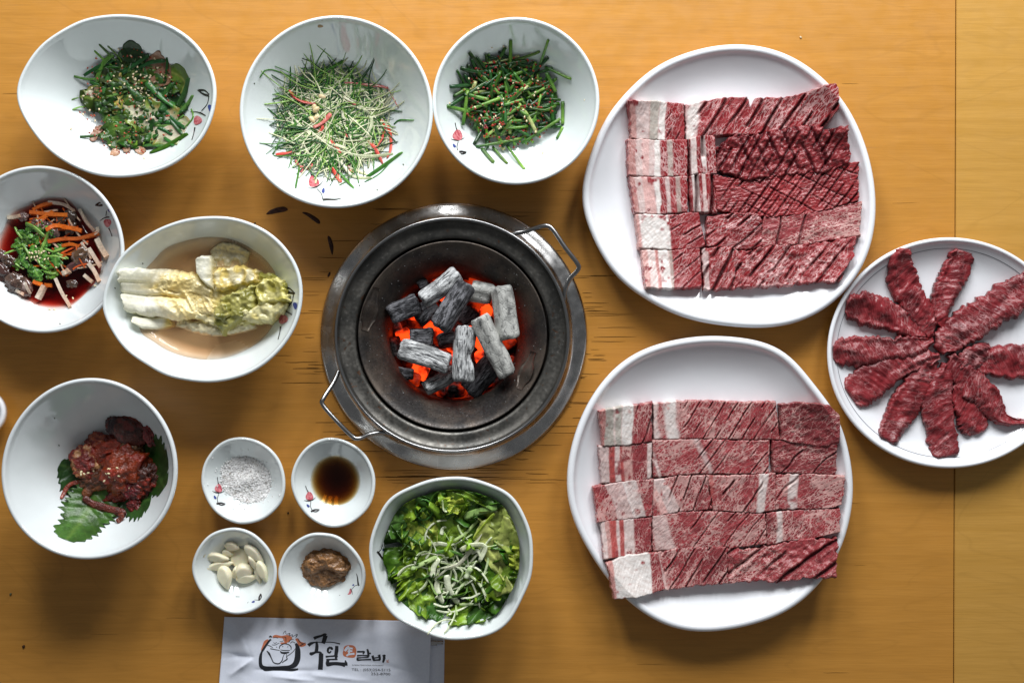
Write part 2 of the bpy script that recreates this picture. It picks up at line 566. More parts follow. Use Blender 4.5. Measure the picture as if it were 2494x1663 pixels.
        s.disc('painted_bud', tuple(q(.38, .22)), .13 * L, .075 * L, math.atan2(u[1], u[0]) + .6 * side, blue)
        if blossom:
            rr = r or .30 * L
            s.disc('painted_blossom', tuple(b), rr, rr * .92, math.atan2(u[1], u[0]), pink)
            s.stroke('painted_sepal', [q(.70, -.05), q(.72, .2), q(.80, .42)], [2.6, 1.6, .6], ink)
            s.stroke('painted_sepal', [q(.70, .05), q(.74, -.2), q(.84, -.40)], [2.2, 1.4, .6], ink)
            s.stroke('painted_stamen', [q(1.28, .02), q(1.5, .08), q(1.75, .12)], [2.4, 1.0, 1.4], ink)

def ell(c, rx, ry, n=20, harm=()):
    a = np.linspace(0, 2 * math.pi, n, endpoint=False)
    k = np.ones(n)
    for f, am, ph in harm: k += am * np.cos(f * (a - ph))
    return [(c[0] + rx * k[i] * math.cos(a[i]), c[1] + ry * k[i] * math.sin(a[i])) for i in range(n)]
D = lambda x, y: (x * 1.0604, y * 1.0604)

egg = [(140, 800), (160, 670), (235, 510), (350, 370), (500, 260), (680, 170), (850, 132), (1000, 122), (1200, 140), (1390, 198), (1560, 300), (1690, 440), (1770, 600), (1800, 770), (1785, 900), (1725, 1080), (1610, 1240), (1430, 1375), (1220, 1450), (1000, 1476), (800, 1455), (610, 1385), (430, 1270), (290, 1120), (190, 960)]
bA = Bowl('egg_bowl', 'white egg-shaped porcelain bowl holding leafy green kimchi with sesame', 'bowl', [C1(p) for p in egg], .056, .58, .22, group='egg-shaped porcelain bowls')
bA.motif(C1((1735, 800)), C1((1640, 1000)), -1, 11)
egg5 = [(70, 870), (95, 690), (180, 490), (330, 330), (540, 200), (760, 120), (1000, 92), (1210, 112), (1420, 190), (1590, 320), (1700, 470), (1755, 620), (1770, 760), (1745, 920), (1680, 1090), (1550, 1260), (1390, 1390), (1200, 1470), (1000, 1503), (800, 1490), (600, 1440), (420, 1340), (260, 1220), (150, 1070)]
bE = Bowl('egg_bowl', 'white egg-shaped porcelain bowl holding white cabbage kimchi in broth', 'bowl', [C5(p) for p in egg5], .058, .62, .20, group='egg-shaped porcelain bowls')
bE.motif(C5((1690, 750)), C5((1600, 965)), -1, 12)
bB = Bowl('round_bowl', 'large round porcelain bowl holding shredded scallion salad with red threads', 'bowl', ell(D(772.5, 257.5), 235.5, 234.5), .058, .64, .18)
bB.motif(C2((710, 1462)), C2((640, 1325)), 1, 14)
bC = Bowl('round_bowl', 'round porcelain bowl holding cut chives, touching a white platter', 'bowl', ell(D(1185, 232.5), 203.6, 204), .056, .62, .18)
bC.motif(C3((300, 1222)), C3((295, 1080)), -1, 13)
bD = Bowl('round_bowl', 'round porcelain bowl holding snail and vegetables in red sauce', 'bowl', ell(D(95, 573), 202.5, 203.5, harm=((2, .012, .8),)), .050, .62, .20, mat=porcelain_grey)
bD.motif(C4((905, 385)), C4((932, 545)), -1, 10)
bF = Bowl('deep_bowl', 'deep plain porcelain bowl holding red seasoned crab on perilla leaves', 'bowl', ell(D(206, 1077.5), 215.3, 220, harm=((2, .012, 2.2), (3, .008, .5))), .070, .50, .24, th=.0042, mat=porcelain_grey)
oct7 = lambda pts: [C7(p) for p in pts]
bG = Bowl('sauce_dish', 'small wavy porcelain dish holding coarse salt', 'dish', oct7([(132, 400), (165, 265), (270, 135), (400, 82), (540, 92), (670, 160), (760, 270), (800, 420), (785, 560), (720, 660), (610, 740), (460, 770), (330, 735), (220, 650), (150, 520)]), .027, .50, .25, th=.0036, z0=.006, group='small wavy sauce dishes', facet=2)
bH = Bowl('sauce_dish', 'small wavy porcelain dish holding brown soy sauce', 'dish', oct7([(845, 430), (875, 290), (960, 165), (1080, 95), (1200, 85), (1330, 130), (1440, 220), (1505, 350), (1515, 480), (1480, 610), (1400, 710), (1290, 780), (1170, 797), (1060, 765), (960, 690), (880, 570)]), .029, .40, .35, th=.0036, z0=.006, group='small wavy sauce dishes', facet=2)
bI = Bowl('sauce_dish', 'small wavy porcelain dish holding raw garlic pieces', 'dish', oct7([(58, 1100), (100, 970), (190, 860), (310, 808), (430, 800), (550, 845), (660, 950), (725, 1080), (730, 1210), (690, 1330), (600, 1430), (480, 1480), (360, 1480), (250, 1430), (150, 1340), (80, 1220)]), .028, .50, .25, th=.0036, z0=.006, group='small wavy sauce dishes', facet=2)
bJ = Bowl('sauce_dish', 'small wavy porcelain dish holding brown soybean paste', 'dish', oct7([(743, 1150), (780, 1020), (860, 920), (980, 850), (1090, 838), (1220, 865), (1340, 960), (1420, 1080), (1440, 1200), (1410, 1320), (1330, 1430), (1210, 1495), (1080, 1503), (950, 1465), (840, 1380), (770, 1270)]), .028, .50, .25, th=.0036, z0=.006, group='small wavy sauce dishes', facet=2)
bG.motif(C7((265, 603)), C7((270, 485)), -1, 10)
bH.motif(C7((1015, 662)), C7((992, 548)), -1, 10)
bI.motif(C7((590, 1372)), C7((486, 1350)), -1, 10)
bJ.motif(C7((1380, 1250)), C7((1298, 1305)), 1, 9)
bK = Bowl('wavy_bowl', 'wavy edged porcelain bowl holding lettuce and scallion salad', 'bowl', [C8(p) for p in [(65, 760), (85, 600), (150, 430), (240, 290), (400, 195), (580, 130), (760, 105), (940, 118), (1130, 180), (1270, 260), (1370, 400), (1440, 580), (1458, 760), (1440, 960), (1370, 1130), (1280, 1300), (1150, 1420), (980, 1475), (800, 1492), (640, 1470), (470, 1400), (300, 1310), (190, 1180), (105, 980)]], .058, .56, .22, facet=3)
bK.motif(C8((145, 748)), C8((205, 640)), 1, blossom=False)
plL = [(40, 870), (55, 700), (110, 540), (180, 400), (300, 260), (420, 160), (520, 110), (620, 75), (720, 50), (860, 42), (1000, 58), (1130, 105), (1270, 195), (1390, 320), (1480, 470), (1540, 640), (1572, 830), (1565, 1000), (1530, 1140), (1460, 1270), (1360, 1380), (1220, 1470), (1060, 1515), (900, 1520), (740, 1505), (560, 1465), (420, 1400), (280, 1310), (170, 1190), (85, 1030)]
bL = Bowl('platter', 'large white platter with dented rim holding dark red scored ribs', 'platter', [CL(p) for p in plL], .026, .86, .14, th=.0075, z0=.008, mat=melamine, foot=.70, group='large white platters', facet=9)
plM = [(42, 800), (60, 610), (120, 430), (210, 280), (330, 160), (480, 85), (640, 47), (800, 38), (960, 52), (1100, 100), (1210, 185), (1290, 290), (1370, 390), (1430, 520), (1470, 680), (1478, 840), (1450, 1010), (1390, 1160), (1300, 1290), (1190, 1390), (1040, 1465), (860, 1510), (700, 1520), (560, 1495), (450, 1440), (330, 1350), (220, 1220), (130, 1080), (70, 940)]
bM = Bowl('platter', 'large white platter with dented rim holding pale marbled ribs', 'platter', [CM(p) for p in plM], .026, .86, .14, th=.0075, z0=.008, mat=melamine, foot=.70, group='large white platters', facet=9)
bN = Bowl('round_plate', 'round white plate with thin dark rim line holding fanned beef strips', 'plate', ell((1990 + 853 / 2.6567, 560 + 795 / 2.6567), 297, 281), .020, .88, .12, th=.0045, z0=.006, mat=melamine, foot=.66)
m = NT('rim_line_ink'); m.set(col=(.16, .16, .19), rough=.3)
ra = np.linspace(0, 2 * math.pi, 200)
Rn = np.interp(np.arctan2(np.sin(ra), np.cos(ra)), np.r_[bN.ang, math.pi], np.r_[bN.R, bN.R[0]])
rv = []
for k in range(200):
    for t in (.945, .9495):
        x, y = bN.c[0] + t * (Rn[k] - bN.th) * math.cos(ra[k]), bN.c[1] + t * (Rn[k] - bN.th) * math.sin(ra[k])
        rv.append((x, y, float(bN.z(x, y)) + .0003))
new_obj('rim_line', rv, grid_faces(200, 2), m.m, bN.vessel)
bO = Bowl('rest_dish', 'tiny white glazed dish at the table edge beside the crab bowl', 'dish', ell((-54, 1005), 68, 62), .018, .5, .2, th=.005, mat=melamine)
m = NT('food_stain'); m.set(col=(.42, .26, .11), rough=.4)
bB.disc('stain', C2((690, 140)), 7, 3.5, 0, m.m); bB.disc('stain', C2((700, 92)), 4, 2, .2, m.m)
m = NT('dark_speck'); m.set(col=(.04, .05, .02), rough=.5)
for bw, cv, pts in ((bB, C2, [(187, 578), (1325, 1195), (760, 1312), (1125, 1388), (990, 1355)]), (bD, C4, [(520, 1420)]), (bF, C6, [(460, 590), (50, 640), (1005, 1130), (425, 378)]), (bE, C5, [(175, 703), (410, 495)]), (bI, C7, [(145, 1320)]), (bJ, C7, [(1307, 1087)])):
    for p in pts: bw.disc('speck', cv(p), 2.2, 1.4, 1.0, m.m)
# ---------------------------------------------------------------- charcoal grill
m = NT('brushed_steel')
co = m.coord()
n1 = m.noise(co, 60, 4); n2 = m.noise(co, 900, 2); n3 = m.noise(m.map(co, (600, 25, 25), rot=(0, 0, .5)), 1, 2)
c = m.mix(m.ramp(n1, .3, .7), (.42, .41, .40), (.56, .55, .54))
c = m.mix(m.ramp(n3, .66, .72, 0, .5), c, (.62, .62, .62))
m.set(col=c, metal=1.0, rough=m.ramp(n1, .3, .7, .17, .30)); m.bump(n2, .04, .0005); steel = m.m
m = NT('stained_steel')
co = m.coord()
n1 = m.noise(co, 35, 4); n2 = m.noise(co, 300, 3); n4 = m.noise(co, 90, 3, .6, 1.0)
c = m.mix(m.ramp(n1, .3, .7), (.055, .054, .050), (.125, .118, .105))
c = m.mix(m.ramp(n4, .62, .68, 0, .8), c, (.10, .045, .022))
c = m.mix(m.ramp(n2, .62, .72, 0, .35), c, (.24, .225, .21))
m.set(col=c, metal=.8, rough=m.ramp(n2, .3, .7, .34, .55)); m.bump(n2, .12, .0006); stained = m.m
m = NT('sooty_iron')
co = m.coord()
n1 = m.noise(co, 30, 5, .6); n2 = m.noise(co, 420, 3); n3 = m.noise(co, 700, 2)
c = m.mix(m.ramp(n1, .35, .68), (.026, .024, .023), (.095, .074, .058))
c = m.mix(m.ramp(n3, .70, .76, 0, .8), c, (.42, .41, .40))
c = m.mix(m.ramp(n2, .60, .70, 0, .5), c, (.03, .028, .028))
m.set(col=c, metal=.55, rough=m.ramp(n2, .3, .7, .36, .6)); m.bump(n2, .2, .0006); iron = m.m
m = NT('wire_steel'); m.set(col=(.30, .30, .30), metal=1.0, rough=.28); wire = m.m

gx, gy = GC[0], GC[1]
grill = thing('charcoal_grill', 'round steel charcoal grill set into the table, coals glowing inside', 'grill')
lathe('flange', [(.1160, -.020), (.1175, -.0004), (.1296, -.0004), (.1302, .001), (.1301, .0026), (.1292, .0042), (.1270, .0052), (.1225, .0064), (.1175, .0080), (.1145, .0100), (.1130, .0135), (.1122, .0180), (.1120, .0180), (.1119, .012), (.1135, -.018)], gx, gy, steel, grill, 128)
collar = lathe('collar', [(.1118, .006), (.1116, .028), (.1112, .0315), (.1100, .0330), (.1086, .0325), (.1078, .0300), (.1070, .0285), (.1000, .0275), (.0960, .0272), (.0932, .0268), (.0924, .0250), (.0922, .010), (.0926, .008), (.1110, .005)], gx, gy, stained, grill, 128, True)
bead = lathe('rim_bead', [(.1103 + .0016 * math.cos(a), .0334 + .0016 * math.sin(a)) for a in np.linspace(0, 2 * math.pi, 10, endpoint=False)], gx, gy, wire, collar, 128, True)
pot = lathe('fire_pot', [(.0905, .006), (.0903, .0250), (.0898, .0264), (.0888, .0262), (.084, .0215), (.0775, .0135), (.071, .0050), (.0665, -.0020), (.0645, -.0065), (.0632, -.0120), (.0620, -.030), (.0600, -.052), (.050, -.056), (.001, -.0565), (.001, -.0600), (.063, -.060), (.0660, -.030), (.075, .004), (.0895, .004)], gx, gy, iron, grill, 128)
lathe('pot_seat', [(.0926, .008), (.0895, .0052), (.0700, .0000), (.0690, -.002), (.0930, .0040)], gx, gy, iron, grill, 96, True)
def wire_handle(pts):
    P = [U(*CG(p[:2]), p[2]) for p in pts]
    return tube('handle', catmull(P, 7), .0021, wire, grill, 10)
wire_handle([(1085, 235, .029), (1130, 222, .031), (1190, 210, .033), (1285, 182, .040), (1330, 200, .042), (1400, 300, .043), (1468, 390, .042), (1472, 425, .040), (1425, 480, .035), (1400, 540, .031), (1392, 602, .028)])
wire_handle([(150, 980, .028), (118, 1050, .033), (64, 1135, .041), (60, 1172, .042), (140, 1265, .043), (225, 1348, .041), (265, 1356, .040), (320, 1335, .033), (385, 1325, .029), (435, 1330, .028)])
def pot_z(r): return float(np.interp(r, [.0632, .0645, .0665, .071, .0775, .084, .0888], [-.012, -.0065, -.002, .005, .0135, .0215, .0262]))
def pot_tab(a, b, w):
    """bent lifting lug on the pot's sloping wall"""
    pts = resample([a, b], 12); V = []
    d = np.array(b) - np.array(a); d = d / np.linalg.norm(d); nr = np.array([-d[1], d[0]])
    for i, p in enumerate(pts):
        u = i / 11
        ww = w * (.45 + .55 * math.sin(math.pi * min(max(u * 1.15, .08), .95))) * (1.25 if .25 < u < .7 else 1)
        for k in np.linspace(-1, 1, 5):
            q = p + nr * ww * k
            g = U(*CG(tuple(q)), .012)
            r = math.hypot(g[0] - gx, g[1] - gy)
            lift = .0008 + .0055 * math.exp(-((u - .5) / .22) ** 2) * (1 - .3 * k * k)
            V.append((g[0], g[1], pot_z(r) + lift))
    V = np.array(V)
    W = V.copy(); W[:, 2] -= .0022
    f = grid_faces(12, 5) + grid_faces(12, 5, off=60, flip=True)
    rim = [i * 5 for i in range(12)] + [55 + k for k in range(1, 5)] + [i * 5 + 4 for i in range(10, -1, -1)] + [3, 2, 1]
    f += [(rim[i], 60 + rim[i], 60 + rim[(i + 1) % len(rim)], rim[(i + 1) % len(rim)]) for i in range(len(rim))]
    new_obj('lug', np.vstack([V, W]), f, iron, pot)
pot_tab((300, 765), (365, 530), 30)
pot_tab((1145, 1085), (1225, 880), 30)

# ---------------------------------------------------------------- charcoal
def ash_mat(name, ash, dark, stripe, th):
    m = NT(name)
    f = m.attr('fib').outputs['Vector']
    n1 = m.noise(m.map(f, (1, stripe, stripe)), 110, 4, .65, .4)
    n2 = m.noise(m.coord(), 700, 3)
    c = m.mix(m.ramp(n1, th - .10, th + .10), dark, ash)
    c = m.mix(m.ramp(n2, .55, .72, 0, .5), c, tuple(x * .35 for x in ash))
    c = m.mix(m.ramp(m.noise(m.coord(), 70, 4, .6), .42, .68, 0, .75), c, tuple(x * .5 + y * .18 for x, y in zip(dark, ash)))
    ck = m.voro(m.map(f, (.8, 1.2, 1.2)), 110)
    m.set(col=c, rough=.9, spec=.15)
    m.bump(m.math('ADD', n1, m.math('MULTIPLY', m.ramp(ck, 0, .05), .3)), .7, .0016)
    return m.m
ash_a = ash_mat('ash_light', (.60, .61, .61), (.035, .036, .04), 5.0, .46)
ash_b = ash_mat('ash_pale', (.50, .50, .47), (.09, .09, .09), 2.0, .40)
ash_c = ash_mat('ash_dark', (.20, .20, .215), (.018, .018, .02), 3.5, .50)
def hot_mat(name, strength, cover):
    m = NT(name)
    n = m.noise(m.coord(), 55, 3, .5); n2 = m.noise(m.coord(), 300, 3)
    g = m.ramp(n, cover - .12, cover + .14)
    m.set(col=m.mix(m.ramp(n2, .4, .7), (.02, .018, .018), (.10, .085, .085)), rough=.95, spec=.1)
    ec = m.mix(g, (.55, .010, .002), (1.0, .055, .006))
    m.set(emit=ec, emits=m.math('MULTIPLY', m.math('POWER', g, 1.6), strength))
    m.bump(n2, .6, .0015)
    return m.m
hot_a = hot_mat('ember_hot', 2.2, .47)
hot_b = hot_mat('ember_dull', .45, .52)

def coal(p, q, w, z0, z1, mat, label, name='charcoal', group='charcoal pieces in the grill', seed=0, waist=0.0, bark=.5, ends=.45):
    A, B = U(*CG(p), z0), U(*CG(q), z1)
    L = np.linalg.norm(B - A)
    R = w / 2 / 2.2725 * PX
    n = max(int(L / .0011), 10); seg = 30
    u = np.linspace(0, 1, n)
    a = np.linspace(0, 2 * math.pi, seg, endpoint=False)
    ax = (B - A) / L
    sd = np.cross([0, 0, 1.0], ax); sd /= np.linalg.norm(sd); up = np.cross(ax, sd)
    UU, AA = np.meshgrid(u, a, indexing='ij')
    ed = np.minimum(UU, 1 - UU) * L
    r = R * (1 - .30 * np.clip(1 - ed / (.35 * R), 0, 1) ** 2 * ends)
    sx = UU * L * 60
    ca, sa = np.cos(AA), np.sin(AA)
    r = r * (1 + .13 * fbm(sx * .8, ca * 1.4 + seed, sa * 1.4, seed, 2) + .09 * np.cos(4 * AA + seed) * np.sign(np.sin(seed * 1.7)) + .06 * np.cos(3 * AA + seed * 2) + .10 * (UU - .5) * np.sin(seed) - waist * np.exp(-((UU - .55) / .12) ** 2) * np.clip(np.cos(AA + .3), 0, 1))
    r = r - bark * .0011 * np.clip(vnoise(sx * 1.3, ca * 5 + seed, sa * 5, seed + 9), 0, 1) ** .7
    bend = (.12 * R * np.sin(UU * 3 + seed))
    V = A + UU[..., None] * (B - A) + (r * ca + bend)[..., None] * sd + (r * sa * .92)[..., None] * up
    V += (.0026 * fbm(ca * 1.6 + seed, sa * 1.6, 0, seed + 4, 3) * np.clip(1 - ed / .006, 0, 1))[..., None] * ax
    fib = np.stack([UU * L, r * ca, r * sa], -1).reshape(-1, 3) + np.array([seed * .37, 0, 0])
    Vf = V.reshape(-1, 3)
    e0 = V[0].mean(0) - ax * .0006; e1 = V[-1].mean(0) + ax * .0006
    m0 = V[0] * .55 + e0 * .45 - ax * .0004 * vnoise(ca[0] * 2, sa[0] * 2, 0, seed)[:, None]; m1 = V[-1] * .55 + e1 * .45
    N0 = len(Vf)
    allv = np.vstack([Vf, m0, m1, [e0], [e1]])
    f = grid_faces(n, seg, True)
    for k in range(seg):
        j = (k + 1) % seg
        f += [(k, N0 + k, N0 + j, j), (N0 + k, N0 + 2 * seg, N0 + j)]
        l = (n - 1) * seg
        f += [(l + k, l + j, N0 + seg + j, N0 + seg + k), (N0 + seg + k, N0 + seg + j, N0 + 2 * seg + 1)]
    fibs = np.vstack([fib, fib[:seg], fib[-seg:], fib[:1], fib[-1:]])
    o = new_obj(name, allv, f[::1], mat, attrs={'fib': fibs})
    return tag(o, label, 'charcoal', group)

top = [
 ((615, 600), (805, 445), 98, .016, .010, ash_a, 'streaked ash-grey charcoal stick lying under the crossing thick stick', 3, 0, 1.0),
 ((700, 735), (865, 505), 116, .022, .016, ash_c, 'thick dark grey charcoal stick crossing over the streaked one', 5, 0, .4),
 ((435, 680), (585, 595), 122, .004, .002, ash_c, 'rounded dark charcoal chunk at the pot wall, blunt end out', 8, 0, .5),
 ((880, 530), (1000, 570), 118, .000, .000, ash_b, 'smooth pale charcoal chunk half hidden behind the thick sticks', 11, 0, .1),
 ((1040, 520), (1098, 805), 124, .014, .012, ash_b, 'broad pale ash-covered charcoal stick against the pot wall', 14, 0, .3),
 ((935, 685), (1080, 1010), 106, .018, .014, ash_b, 'long pale charcoal stick with square cracks', 17, 0, .2),
 ((850, 742), (836, 1042), 112, .014, .016, ash_a, 'waisted charcoal stick with a notch in its side', 22, .35, .6),
 ((488, 862), (755, 952), 122, .012, .012, ash_a, 'charcoal stick with deep bark grooves and white stripes', 25, 0, 1.4),
 ((628, 1085), (790, 985), 84, .002, -.008, ash_a, 'short bent charcoal piece poking out below the grooved stick', 28, 0, .6),
 ((868, 1095), (1020, 940), 128, -.016, -.012, ash_c, 'dull reddish-grey charcoal chunk under the cracked pale stick', 31, 0, .5),
 ((545, 800), (668, 790), 108, -.006, -.006, ash_c, 'round black charcoal end above the grooved stick', 34, 0, 1.0),
 ((590, 515), (640, 495), 68, -.008, -.010, ash_c, 'small ashy charcoal knob beside the streaked stick', 37, 0, .4),
]
for p, q, w, za, zb, mt, lb, sd_, ws, bk in top:
    coal(p, q, w, za, zb, mt, lb, seed=sd_, waist=ws, bark=bk)
mid = [((580, 700), (690, 620), 120), ((700, 830), (790, 800), 92), ((820, 720), (880, 640), 110), ((470, 990), (560, 1000), 70),
       ((440, 800), (470, 900), 90), ((960, 480), (1040, 500), 60), ((900, 1110), (940, 1060), 90)]
for i, (p, q, w) in enumerate(mid):
    coal(p, q, w, -.020, -.022, ash_c if i < 4 else hot_b, 'dark charcoal lump half buried among the glowing embers', group='charcoal lumps among the embers', seed=50 + i, bark=.6)
emb = [((560, 620), (540, 700), 95, 1), ((500, 760), (530, 850), 90, 1), ((640, 770), (720, 740), 90, 1), ((880, 650), (900, 720), 80, 1),
       ((940, 640), (980, 680), 85, 1), ((780, 800), (800, 870), 95, 1), ((770, 900), (760, 960), 80, 1), ((910, 920), (960, 900), 90, 1), ((930, 830), (960, 860), 90, 1),
       ((560, 960), (640, 1000), 90, 1), ((720, 600), (760, 560), 90, 1), ((1060, 830), (1110, 820), 80, 0), ((760, 1080), (850, 1090), 90, 0),
       ((500, 1010), (590, 1050), 90, 0), ((690, 1040), (730, 1110), 80, 0), ((980, 1010), (1010, 1060), 90, 0), ((1080, 900), (1060, 960), 90, 0),
       ((660, 480), (740, 450), 70, 0), ((880, 480), (960, 500), 70, 0), ((480, 640), (520, 560), 70, 0), ((450, 720), (470, 800), 70, 0), ((830, 560), (860, 620), 90, 0),
       ((650, 880), (700, 900), 100, 1), ((850, 760), (880, 840), 110, 1), ((600, 560), (660, 560), 80, 0), ((1030, 620), (1040, 700), 80, 0)]
for i, (p, q, w, hotf) in enumerate(emb):
    coal(p, q, w, -.036 + .003 * (i % 3), -.037 + .003 * ((i + 1) % 3), hot_a if hotf else hot_b,
         'bright orange-red glowing ember deep in the fire pot' if hotf else 'dull red ember near the dark wall of the fire pot',
         name='ember', group='bright embers' if hotf else 'dull embers', seed=80 + i, bark=.8)
lathe('ash_bed', [(.061, -.046), (.05, -.043), (.03, -.044), (.012, -.042), (.0005, -.043), (.0005, -.0563), (.0595, -.0563)], gx, gy, hot_b, grill, 48)

# loose ash and charcoal crumbs on the pot wall
b = Batch(); V0_, F0_ = sph_geo(5, 4)
for i in range(75):
    a = rng.uniform(0, 2 * math.pi); r = rng.uniform(.064, .088)
    k = rng.uniform(.0003, .0007)
    P = V0_ * k * np.array([1.3, 1, .7]) + np.array([gx + r * math.cos(a), gy + r * math.sin(a), pot_z(r) + k * .3])
    g = rng.uniform(.02, .24); b.add(P, F0_, (g, g, g))
o = b.build('ash_crumbs', vcol('ash_crumb', .9, .1, .2, 900, 0), pot); o['kind'] = 'stuff'
# ---------------------------------------------------------------- raw beef
def meat_material(name, red, dark, fatc, fine=430):
    m = NT(name)
    f = m.attr('fib').outputs['Vector']
    fat = m.attr('fat').outputs['Fac']; dk = m.attr('dark').outputs['Fac']
    tint = m.attr('tint'); tc = tint.outputs['Color']; ta = tint.outputs['Alpha']
    n0 = m.noise(f, 130, 3, .6)
    wob = m.node('ShaderNodeVectorMath', operation='ADD')
    nz = m.node('ShaderNodeTexNoise'); m.put(nz.inputs['Vector'], f); nz.inputs['Scale'].default_value = 200; nz.inputs['Detail'].default_value = 2
    sc_ = m.node('ShaderNodeVectorMath', operation='SCALE'); m.put(sc_.inputs[0], nz.outputs['Color']); sc_.inputs['Scale'].default_value = .0042
    m.put(wob.inputs[0], f); m.l.new(sc_.outputs[0], wob.inputs[1])
    wv = wob.outputs[0]
    cell = m.voro(m.map(wv, (.33, 1, 1)), fine)
    cell2 = m.voro(m.map(wv, (.28, 1, 1), loc=(.3, .1, 0)), 150)
    patch = m.noise(m.map(f, (.6, 1, 1)), 60, 3)
    dens = m.math('MULTIPLY', fat, m.ramp(patch, .36, .66, .26, 1.7))
    thin = m.ramp(m.math('SUBTRACT', m.math('MULTIPLY', dens, .118), cell), -.035, .055)
    broad = m.ramp(m.math('SUBTRACT', m.math('MULTIPLY', dens, .055), cell2), -.02, .02)
    mask = m.math('MULTIPLY', m.math('MAXIMUM', thin, broad), m.ramp(fat, 0.0, .08), True)
    fibre = m.noise(m.map(f, (.12, 1, 1)), 900, 2)
    r = m.mix(m.ramp(n0, .3, .7), red, tuple(x * .68 for x in red))
    r = m.mix(m.ramp(fibre, .3, .75, 0, .35), r, tuple(min(x * 1.75 + .03, 1) for x in red))
    r = m.mix(dk, r, dark)
    fc = m.mix(m.ramp(m.noise(m.coord(), 220, 3), .35, .7), fatc, tuple(x * .78 for x in fatc))
    c = m.mix(m.math('MULTIPLY', mask, .80), r, fc)
    c = m.mix(ta, c, m.mix(1.0, tc, m.mix(m.ramp(m.noise(m.map(f, (1, .4, 1)), 350, 3), .3, .75), (1, 1, 1), (.80, .74, .72)), 'MULTIPLY'))
    m.set(col=c, rough=m.ramp(fibre, .3, .7, .20, .38), spec=.30)
    hgt = m.math('ADD', m.math('MULTIPLY', fibre, .5), m.math('ADD', m.math('MULTIPLY', m.noise(m.coord(), 420, 2), .8), m.math('MULTIPLY', mask, .25)))
    m.bump(hgt, .32, .0009)
    return m.m
beef_pale = meat_material('beef_marbled', (.27, .034, .040), (.09, .013, .018), (.60, .36, .33), 600)
beef_dark = meat_material('beef_red', (.26, .020, .024), (.080, .007, .010), (.60, .36, .35))
beef_skirt = meat_material('beef_skirt', (.215, .018, .023), (.065, .007, .010), (.46, .22, .22), 560)

BONE = dict(f=(.72, .62, .59), g=(.47, .45, .40), w=(.74, .70, .67), p=(.66, .42, .38), r=(.44, .085, .075), k=(.60, .30, .27))

